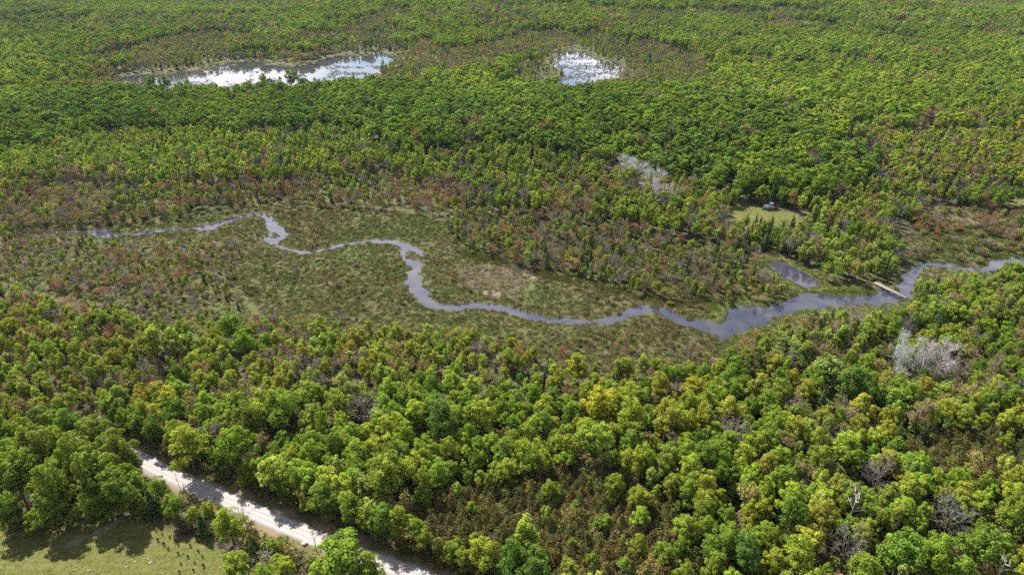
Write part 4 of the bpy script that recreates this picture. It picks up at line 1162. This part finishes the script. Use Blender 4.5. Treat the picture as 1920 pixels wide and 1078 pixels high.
gxs, gys = [], []
for zn in ('marsh_core', 'right_marsh', 'pond_bank', 'cedar_swamp', 'shrub_swamp'):
    p = np.array(ZONES[zn]); x, y = jitter_grid(p[:, 0].min(), p[:, 0].max(), p[:, 1].min(), p[:, 1].max(), 1.25 if zn != 'shrub_swamp' else 1.7, .48)
    k = inside(ZONES[zn], x, y); gxs.append(x[k]); gys.append(y[k])
x, y = jitter_grid(-260, 260, 165, 330, 1.7, .48); k = wet_sdf(x, y) < 26
for zn in ('marsh_core', 'right_marsh', 'pond_bank', 'cedar_swamp', 'shrub_swamp', 'near_wood'):
    k &= ~inside(ZONES[zn], x, y)
gxs.append(x[k]); gys.append(y[k])
x, y = np.concatenate(gxs), np.concatenate(gys)
w = wet_sdf(x, y); rp = inside(ZONES['reed_patch'], x, y) | inside(ZONES['reed_right'], x, y)
k = (w > .15) & ~(rp & (rng.uniform(0, 1, len(x)) < .5)) & (rng.uniform(0, 1, len(x)) < .55+.6*value_noise(x, y, 7, 61)); x, y, w = x[k], y[k], w[k]
n = len(x)
gt = np.array([(.039, .046, .010), (.030, .042, .009), (.047, .044, .015), (.043, .034, .017), (.042, .052, .016)])
pick = np.clip(value_noise(x, y, 14, 62)*.7+rng.uniform(0, 1, n)*.45-.05, 0, .999)
pick = (np.argsort(np.argsort(pick))/n*5).astype(int)
edge = np.clip(1-(w-.2)/3.0, 0, 1)
col = gt[np.array([1, 0, 4, 2, 3])[pick]]*rng.uniform(.75, 1.25, (n, 1))*(1+.25*edge[:, None])
lush = inside(ZONES['pond_bank'], x, y) | ((x > 68) & (y < 216) & (w < 9))
col[lush] = np.array([.054, .074, .014])*rng.uniform(.8, 1.25, (lush.sum(), 1))
col = col*1.3
s = rng.uniform(.7, 1.5, n)
scatter('marsh_grass', 'olive and brown sedge tufts covering the open marsh', GRASS, np.column_stack([x, y, ground_z(x, y)]),
        np.column_stack([np.zeros((n, 2)), rng.uniform(0, 6.28, n)]), np.column_stack([s, s, s*rng.uniform(.7, 1.2, n)]), rng.integers(0, 4, n), col)

gxs, gys, cs, hs = [], [], [], []
for zn, s_, p_ in (('reed_patch', 1.2, .9), ('reed_right', 1.6, .8)):
    p = np.array(ZONES[zn]); x, y = jitter_grid(p[:, 0].min(), p[:, 0].max(), p[:, 1].min(), p[:, 1].max(), s_)
    k = inside(ZONES[zn], x+(value_noise(x, y, 6, 1)-.5)*13, y+(value_noise(x, y, 6, 2)-.5)*13) & (rng.uniform(0, 1, len(x)) < p_) & (wet_sdf(x, y) > .5)
    gxs.append(x[k]); gys.append(y[k]); cs.append(np.array([(.20, .155, .13), (.15, .118, .092), (.24, .195, .168), (.085, .07, .04)])[rng.integers(0, 4, k.sum())]); hs.append(rng.uniform(.3, .7, k.sum()))
for body in ('far_pond', 'far_pond_arm'):           # reeds standing in and round the far ponds
    p = np.array(WATER[body]); x, y = jitter_grid(p[:, 0].min()-15, p[:, 0].max()+15, p[:, 1].min()-15, p[:, 1].max()+15, 2.6)
    d = BODIES[body](x, y)
    patch = value_noise(x, y, 16, 77)*.6+value_noise(x, y, 6, 78)*.4
    k = (d < 9) & (((d > -1.5) & (patch > .40)) | (patch > (.62 if body == 'far_pond' else .46))) & (rng.uniform(0, 1, len(x)) < .8)
    gxs.append(x[k]); gys.append(y[k]); hs.append(rng.uniform(.35, 1.0, k.sum()))
    cs.append(np.array([(.085, .075, .04), (.10, .078, .05), (.06, .065, .024)])[rng.integers(0, 3, k.sum())])
x, y, col, hh = np.concatenate(gxs), np.concatenate(gys), np.concatenate(cs), np.concatenate(hs)
n = len(x); s = rng.uniform(.8, 1.3, n)
zr = np.maximum(ground_z(x, y), -.05)
scatter('reeds', 'dry beige reeds of the marsh patch and the pond shallows', REEDS, np.column_stack([x, y, zr]),
        np.column_stack([np.zeros((n, 2)), rng.uniform(0, 6.28, n)]), np.column_stack([s, s, hh]), rng.integers(0, 4, n), col*rng.uniform(.75, 1.2, (n, 1)))

# short grass of the mown field, the clearing and the road verge
gxs, gys = [], []
for zn, s_ in (('field', .8), ('clearing', 1.3), ('verge', .9), ('clearing_side', 1.6)):
    p = np.array(ZONES[zn]); x, y = jitter_grid(p[:, 0].min(), p[:, 0].max(), max(80, p[:, 1].min()), p[:, 1].max(), s_, .49)
    k = inside(ZONES[zn], x, y) & (road_sdf(x, y) > .7) & view_wedge(x, y, 8) & (rng.uniform(0, 1, len(x)) < .7); gxs.append(x[k]); gys.append(y[k])
x, y = np.concatenate(gxs), np.concatenate(gys); n = len(x)
TURF = [Geo().quads(tuft(np.random.default_rng(970+i), 26, .16, .5, .035)).mesh('turf_tuft', [LEAF]) for i in range(3)]
col = np.array([(.040, .046, .008), (.047, .050, .009), (.058, .054, .015)])[np.clip((value_noise(x, y, 9, 91)*2.2+rng.uniform(-.3, .9, n)), 0, 2.99).astype(int)]
s = rng.uniform(.7, 1.4, n)
scatter('field_grass', 'short mown grass of the field, the clearing and the road verge', TURF, np.column_stack([x, y, ground_z(x, y)]),
        np.column_stack([np.zeros((n, 2)), rng.uniform(0, 6.28, n)]), np.column_stack([s, s, s]), rng.integers(0, 3, n), col*rng.uniform(.85, 1.15, (n, 1)))

# ------------------------------------------------------------------ footbridge
def bridge():
    (ax, ay), (bx, by) = BRIDGE
    L = math.hypot(bx-ax, by-ay); ang = math.atan2(by-ay, bx-ax)
    deck = plain_mat('weathered_plank', (.17, .145, .12), .85, .2, 2.5)
    rail = plain_mat('pale_timber', (.21, .185, .16), .8, .12, 2)
    dark = plain_mat('wet_post', (.16, .13, .10), .9, .2, 3)
    root = tag(link('footbridge', None, None, (ax, ay, 0)), 'long narrow weathered timber footbridge crossing the creek beside the pool', 'footbridge')
    root.rotation_euler = (0, 0, ang)
    W = 1.45; zt = .8
    pm = [Geo().box((0, -W/2, 0), (.27, W/2, .05)).mesh('plank', [deck]), Geo().box((0, -W/2+.04, .004), (.26, W/2-.02, .055)).mesh('plank', [deck])]
    n = int(L/.30)
    for i in range(n):
        p = link('plank', pm[int(rng.integers(0, 2))], root, (i*.30, float(rng.normal(0, .025)), zt+float(rng.normal(0, .006))))
        p.rotation_euler = (0, 0, float(rng.normal(0, .012)))
    for s in (-1, 1):
        link('stringer', Geo().box((-.3, s*.55-.07, zt-.27), (L+.3, s*.55+.07, zt-.006)).mesh('stringer', [dark]), root)
        link('kerb_rail', Geo().box((-.2, s*(W/2-.09)-.08, zt+.12), (L+.2, s*(W/2-.09)+.08, zt+.26)).mesh('kerb_rail', [rail]), root)
        for k in range(6):
            q = .4+k*(L-.8)/5
            link('post', Geo().tube([(q, s*(W/2-.09), -1.1), (q, s*(W/2-.09), zt+.118)], [.085, .075], 8).mesh('post', [dark]), root)
bridge()

# ------------------------------------------------------------------ camper in the clearing
def camper():
    white = plain_mat('white_paint', (.42, .42, .42), .4, .04, 2)
    blue = plain_mat('blue_grey_panel', (.34, .43, .47), .5, .08, 2)
    glass = plain_mat('dark_glass', (.03, .03, .045), .12, .05, 1)
    tyre = plain_mat('tyre_rubber', (.02, .02, .02), .8, .1, 5)
    lilac_shade = plain_mat('lilac_shade_trim', (.42, .38, .45), .6, .06, 2)  # lilac tone of shade, painted into the lower panel and drawbar
    cream = plain_mat('canvas', (.72, .72, .58), .8, .05, 3)
    x, y = CAMPER; z = float(ground_z([x], [y])[0])
    root = tag(link('camper', None, None, (x, y, z)), 'small white camper with blue-grey rear cabin and pale canopy in the grass clearing', 'camper')
    root.rotation_euler = (0, 0, math.radians(-6)); root.scale = (.88, .88, .88)
    # side profile of the white body, rounded at the front, extruded across
    prof = [(-2.5, .45), (-2.55, .9), (-2.35, 1.65), (-2.05, 2.0), (-1.6, 2.15), (.35, 2.2), (.35, .45)]
    def extr(p, y0, y1):
        n = len(p); v = [(a, y0, b) for a, b in p]+[(a, y1, b) for a, b in p]
        f = [tuple(range(n)), tuple(range(2*n-1, n-1, -1))]+[(i, n+i, n+(i+1) % n, (i+1) % n) for i in range(n)]
        return v, f
    body = link('body', Geo().poly(*extr(prof, -1.05, 1.05)).mesh('body', [white]), root)
    for a in (-1.95, -.75):
        wdw = link('window', Geo().box((a, -1.075, 1.15), (a+.75, -1.052, 1.65)).mesh('window', [glass]), root)
        link('window_frame', Geo().box((a-.06, -1.07, 1.09), (a+.81, -1.056, 1.145)).box((a-.06, -1.07, 1.655), (a+.81, -1.056, 1.71)).mesh('window_frame', [white]), wdw)
    link('lower_panel', Geo().box((-2.4, -1.066, .48), (.3, -1.053, .95)).mesh('lower_panel', [lilac_shade]), root)
    cab = link('cabin', Geo().poly(*extr([(.36, .5), (2.25, .5), (2.3, 1.25), (2.05, 1.9), (.36, 1.95)], -1.0, 1.0)).mesh('cabin', [blue]), root)
    link('cabin_window', Geo().box((.75, -1.02, 1.2), (1.75, -1.003, 1.75)).mesh('cabin_window', [glass]), cab)
    for a in (.45, 2.05):
        for b in (-.85, .85):
            link('canopy_post', Geo().tube([(a, b, 1.9), (a, b, 3.2)], [.05, .05], 8).mesh('canopy_post', [white]), root)
    link('chimney_stack', Geo().box((.1, -.5, 2.1), (.36, -.1, 3.1)).mesh('chimney_stack', [white]), root)
    xs = np.linspace(.3, 2.3, 7); zs = 3.2+.22*np.sin(np.linspace(0, math.pi, 7))
    v, f = extr(list(zip(xs, zs))+list(zip(xs[::-1], zs[::-1]-.06)), -1.05, 1.05)
    link('canopy', Geo().poly(v, f).mesh('canopy', [cream]), root)
    wm = Geo().tube([(0, -.13, 0), (0, .13, 0)], [.36, .36], 14).mesh('wheel', [tyre])
    hub = Geo().tube([(0, -.15, 0), (0, -.12, 0)], [.17, .17], 10).mesh('rim', [white])
    for a in (-1.2, 1.5):
        for b in (-.95, .95):
            w_ = link('wheel', wm, root, (a, b, .36)); link('rim', hub, w_)
    link('drawbar', Geo().tube([(-2.5, 0, .5), (-3.5, 0, .45)], [.06, .05], 6).mesh('drawbar', [lilac_shade]), root)
camper()

# ------------------------------------------------------------------ dead trees, seedlings, stones
def dead_tree(x, y, h, seed, mat, label, name, cat, group, rad=.10, lean=0.0, nb=7):
    r = np.random.default_rng(seed)
    z = float(ground_z([x], [y])[0])
    root = tag(link(name, None, None, (x, y, z)), label, cat, group)
    p = trunk_pts(h, r, .05, 7)
    p[:, 0] += lean*p[:, 2]
    link('trunk', Geo().tube(p-np.array([0, 0, .3]), rad*np.linspace(1.2, .25, 7), 7).mesh('trunk', [mat]), root)
    for k in range(nb):
        t_ = r.uniform(.4, .97); b = np.array([np.interp(t_, np.linspace(0, 1, 7), p[:, i]) for i in range(3)])
        a = r.uniform(0, 6.28); L = h*r.uniform(.14, .3)*(1.25-t_*.6)
        e = b+np.array([math.cos(a)*L*.8, math.sin(a)*L*.8, L*r.uniform(.35, .9)])
        m = (b+e)/2+r.normal(0, .08*L, 3)
        g = Geo().tube([b, m, e], rad*np.array([.5, .35, .1]), 5)
        for q in range(3):
            b2 = m+(e-m)*r.uniform(0, .8); e2 = b2+np.array([*r.normal(0, .3, 2), r.uniform(.2, .5)])*L
            g.tube([b2, e2], rad*np.array([.22, .08]), 4)
        link('branch', g.mesh('branch', [mat]), root)
DEADW = ['thin dead sapling nearest the road where it leaves the trees', 'short bare sapling in the roadside row, right one of a close pair',
         'short bare sapling in the roadside row, left one of a close pair', 'forked bare sapling standing against the sunlit road',
         'tallest bare grey trunk at the end of the roadside row', 'second tall bare trunk at the end of the roadside row',
         'bare twiggy sapling between the first roadside trees', 'bare dark tree rising behind the bushy tree at the road']
for i, ((x, y), h) in enumerate(ROADSIDE_DEAD):
    dead_tree(x, y, h, 300+i, BARK, DEADW[i], 'dead_tree', 'dead tree', 'dead trees along the road', .07 if h < 6 else .11, 0, 6)
dead_tree(*SNAGS[0], 11.3, 331, DEAD_WOOD, 'bleached white snag with crooked limbs among green crowns', 'snag', 'snag', 'bleached snags', .2, .06, 9)
dead_tree(*SNAGS[1], 11.0, 335, DEAD_WOOD, 'bleached snag at the bottom edge near the corner', 'snag', 'snag', 'bleached snags', .16, -.03, 7)

sm = [Geo().quads(crown_cedar(np.random.default_rng(40+i), 90, .13, .8, .28)).mesh('seedling_foliage', [NEEDLE]) for i in range(3)]
st = Geo().tube([(0, 0, -.1), (0, 0, .6)], [.025, .01], 5).mesh('seedling_stem', [BARK])
order = sorted(range(len(SEEDLINGS)), key=lambda i: -SEEDLINGS[i][1])
corner = SEEDLINGS[order[0]]
for n_, i in enumerate(order):
    x, y = SEEDLINGS[i]
    e = link('seedling', None, None, (x, y, float(ground_z([x], [y])[0])))
    s = float(rng.uniform(.8, 1.35)); e.scale = (s, s, s); e.rotation_euler = (0, 0, float(rng.uniform(0, 6)))
    c = link('foliage', sm[n_ % 3], e); c['tint'] = [.02, .026, .014]; link('stem', st, e)
    dx, dy = x-corner[0], corner[1]-y
    lab = 'tiny dark conifer seedling in the mown field, the one nearest the shaded corner' if n_ == 0 else \
        f"tiny dark conifer seedling, {words_of(n_+1)} counting down the mown field from its shaded corner"
    tag(e, lab, 'seedling', 'conifer seedlings planted in the field')

def rock_mesh(seed, mat):
    r = np.random.default_rng(seed)
    v, f = [], []
    rows, cols = 5, 8
    for i in range(rows):
        th = math.pi*(i+.5)/rows
        for j in range(cols):
            a = 2*math.pi*j/cols; k = r.uniform(.75, 1.15)
            v.append((math.sin(th)*math.cos(a)*k, math.sin(th)*math.sin(a)*k*.8, math.cos(th)*.6*k))
    for i in range(rows-1):
        for j in range(cols):
            f.append((i*cols+j, (i+1)*cols+j, (i+1)*cols+(j+1) % cols, i*cols+(j+1) % cols))
    f.append(tuple(range(cols))); f.append(tuple(range(rows*cols-1, (rows-1)*cols-1, -1)))
    return Geo().poly(v, f).mesh('rock', [mat])
STONE = plain_mat('pale_limestone', (.26, .235, .21), .9, .2, 3)
FSL = ['pale stone in the mown field, larger of a close pair', 'small pale stone in the field short of the pair', 'small pale stone alone near the bottom edge of the field',
       'pale stone at the edge of the bare patch in the field', 'stone on the far rim of the bare patch in the field']
RRL = ['pale boulder against the road edge beside the bushy tree', 'pale boulder set back from the road edge', 'flat pale boulder half under the bushy tree',
       'pale boulder farthest down the verge', 'small pale boulder tucked below the flat one']
for i, (x, y) in enumerate(FIELD_STONES):
    o = tag(link('stone', rock_mesh(60+i, STONE), None, (x, y, float(ground_z([x], [y])[0])+.05)), FSL[i], 'stone', 'stones in the field')
    o.scale = [float(rng.uniform(.18, .34))]*3
for i, (x, y) in enumerate(ROAD_ROCKS):
    o = tag(link('boulder', rock_mesh(80+i, STONE), None, (x, y, float(ground_z([x], [y])[0])+.1)), RRL[i], 'boulder', 'boulders on the verge')
    o.scale = [float(rng.uniform(.5, .95))]*3; o.rotation_euler = (0, 0, i*1.3)

# ------------------------------------------------------------------ the air
hm, hnt, hout = new_mat('air')
hv = hnt.nodes.new('ShaderNodeVolumePrincipled')
hv.inputs['Color'].default_value = (.62, .80, 1.0, 1)
hv.inputs['Density'].default_value = .000017
hv.inputs['Anisotropy'].default_value = .2
hnt.links.new(hv.outputs[0], hout.inputs['Volume'])
hz = link('haze', Geo().box((-4600, -800, -3), (4600, 6000, 126)).mesh('haze', [hm]))
tag(hz, 'thin bluish haze over the distant woods', None, None, 'stuff')
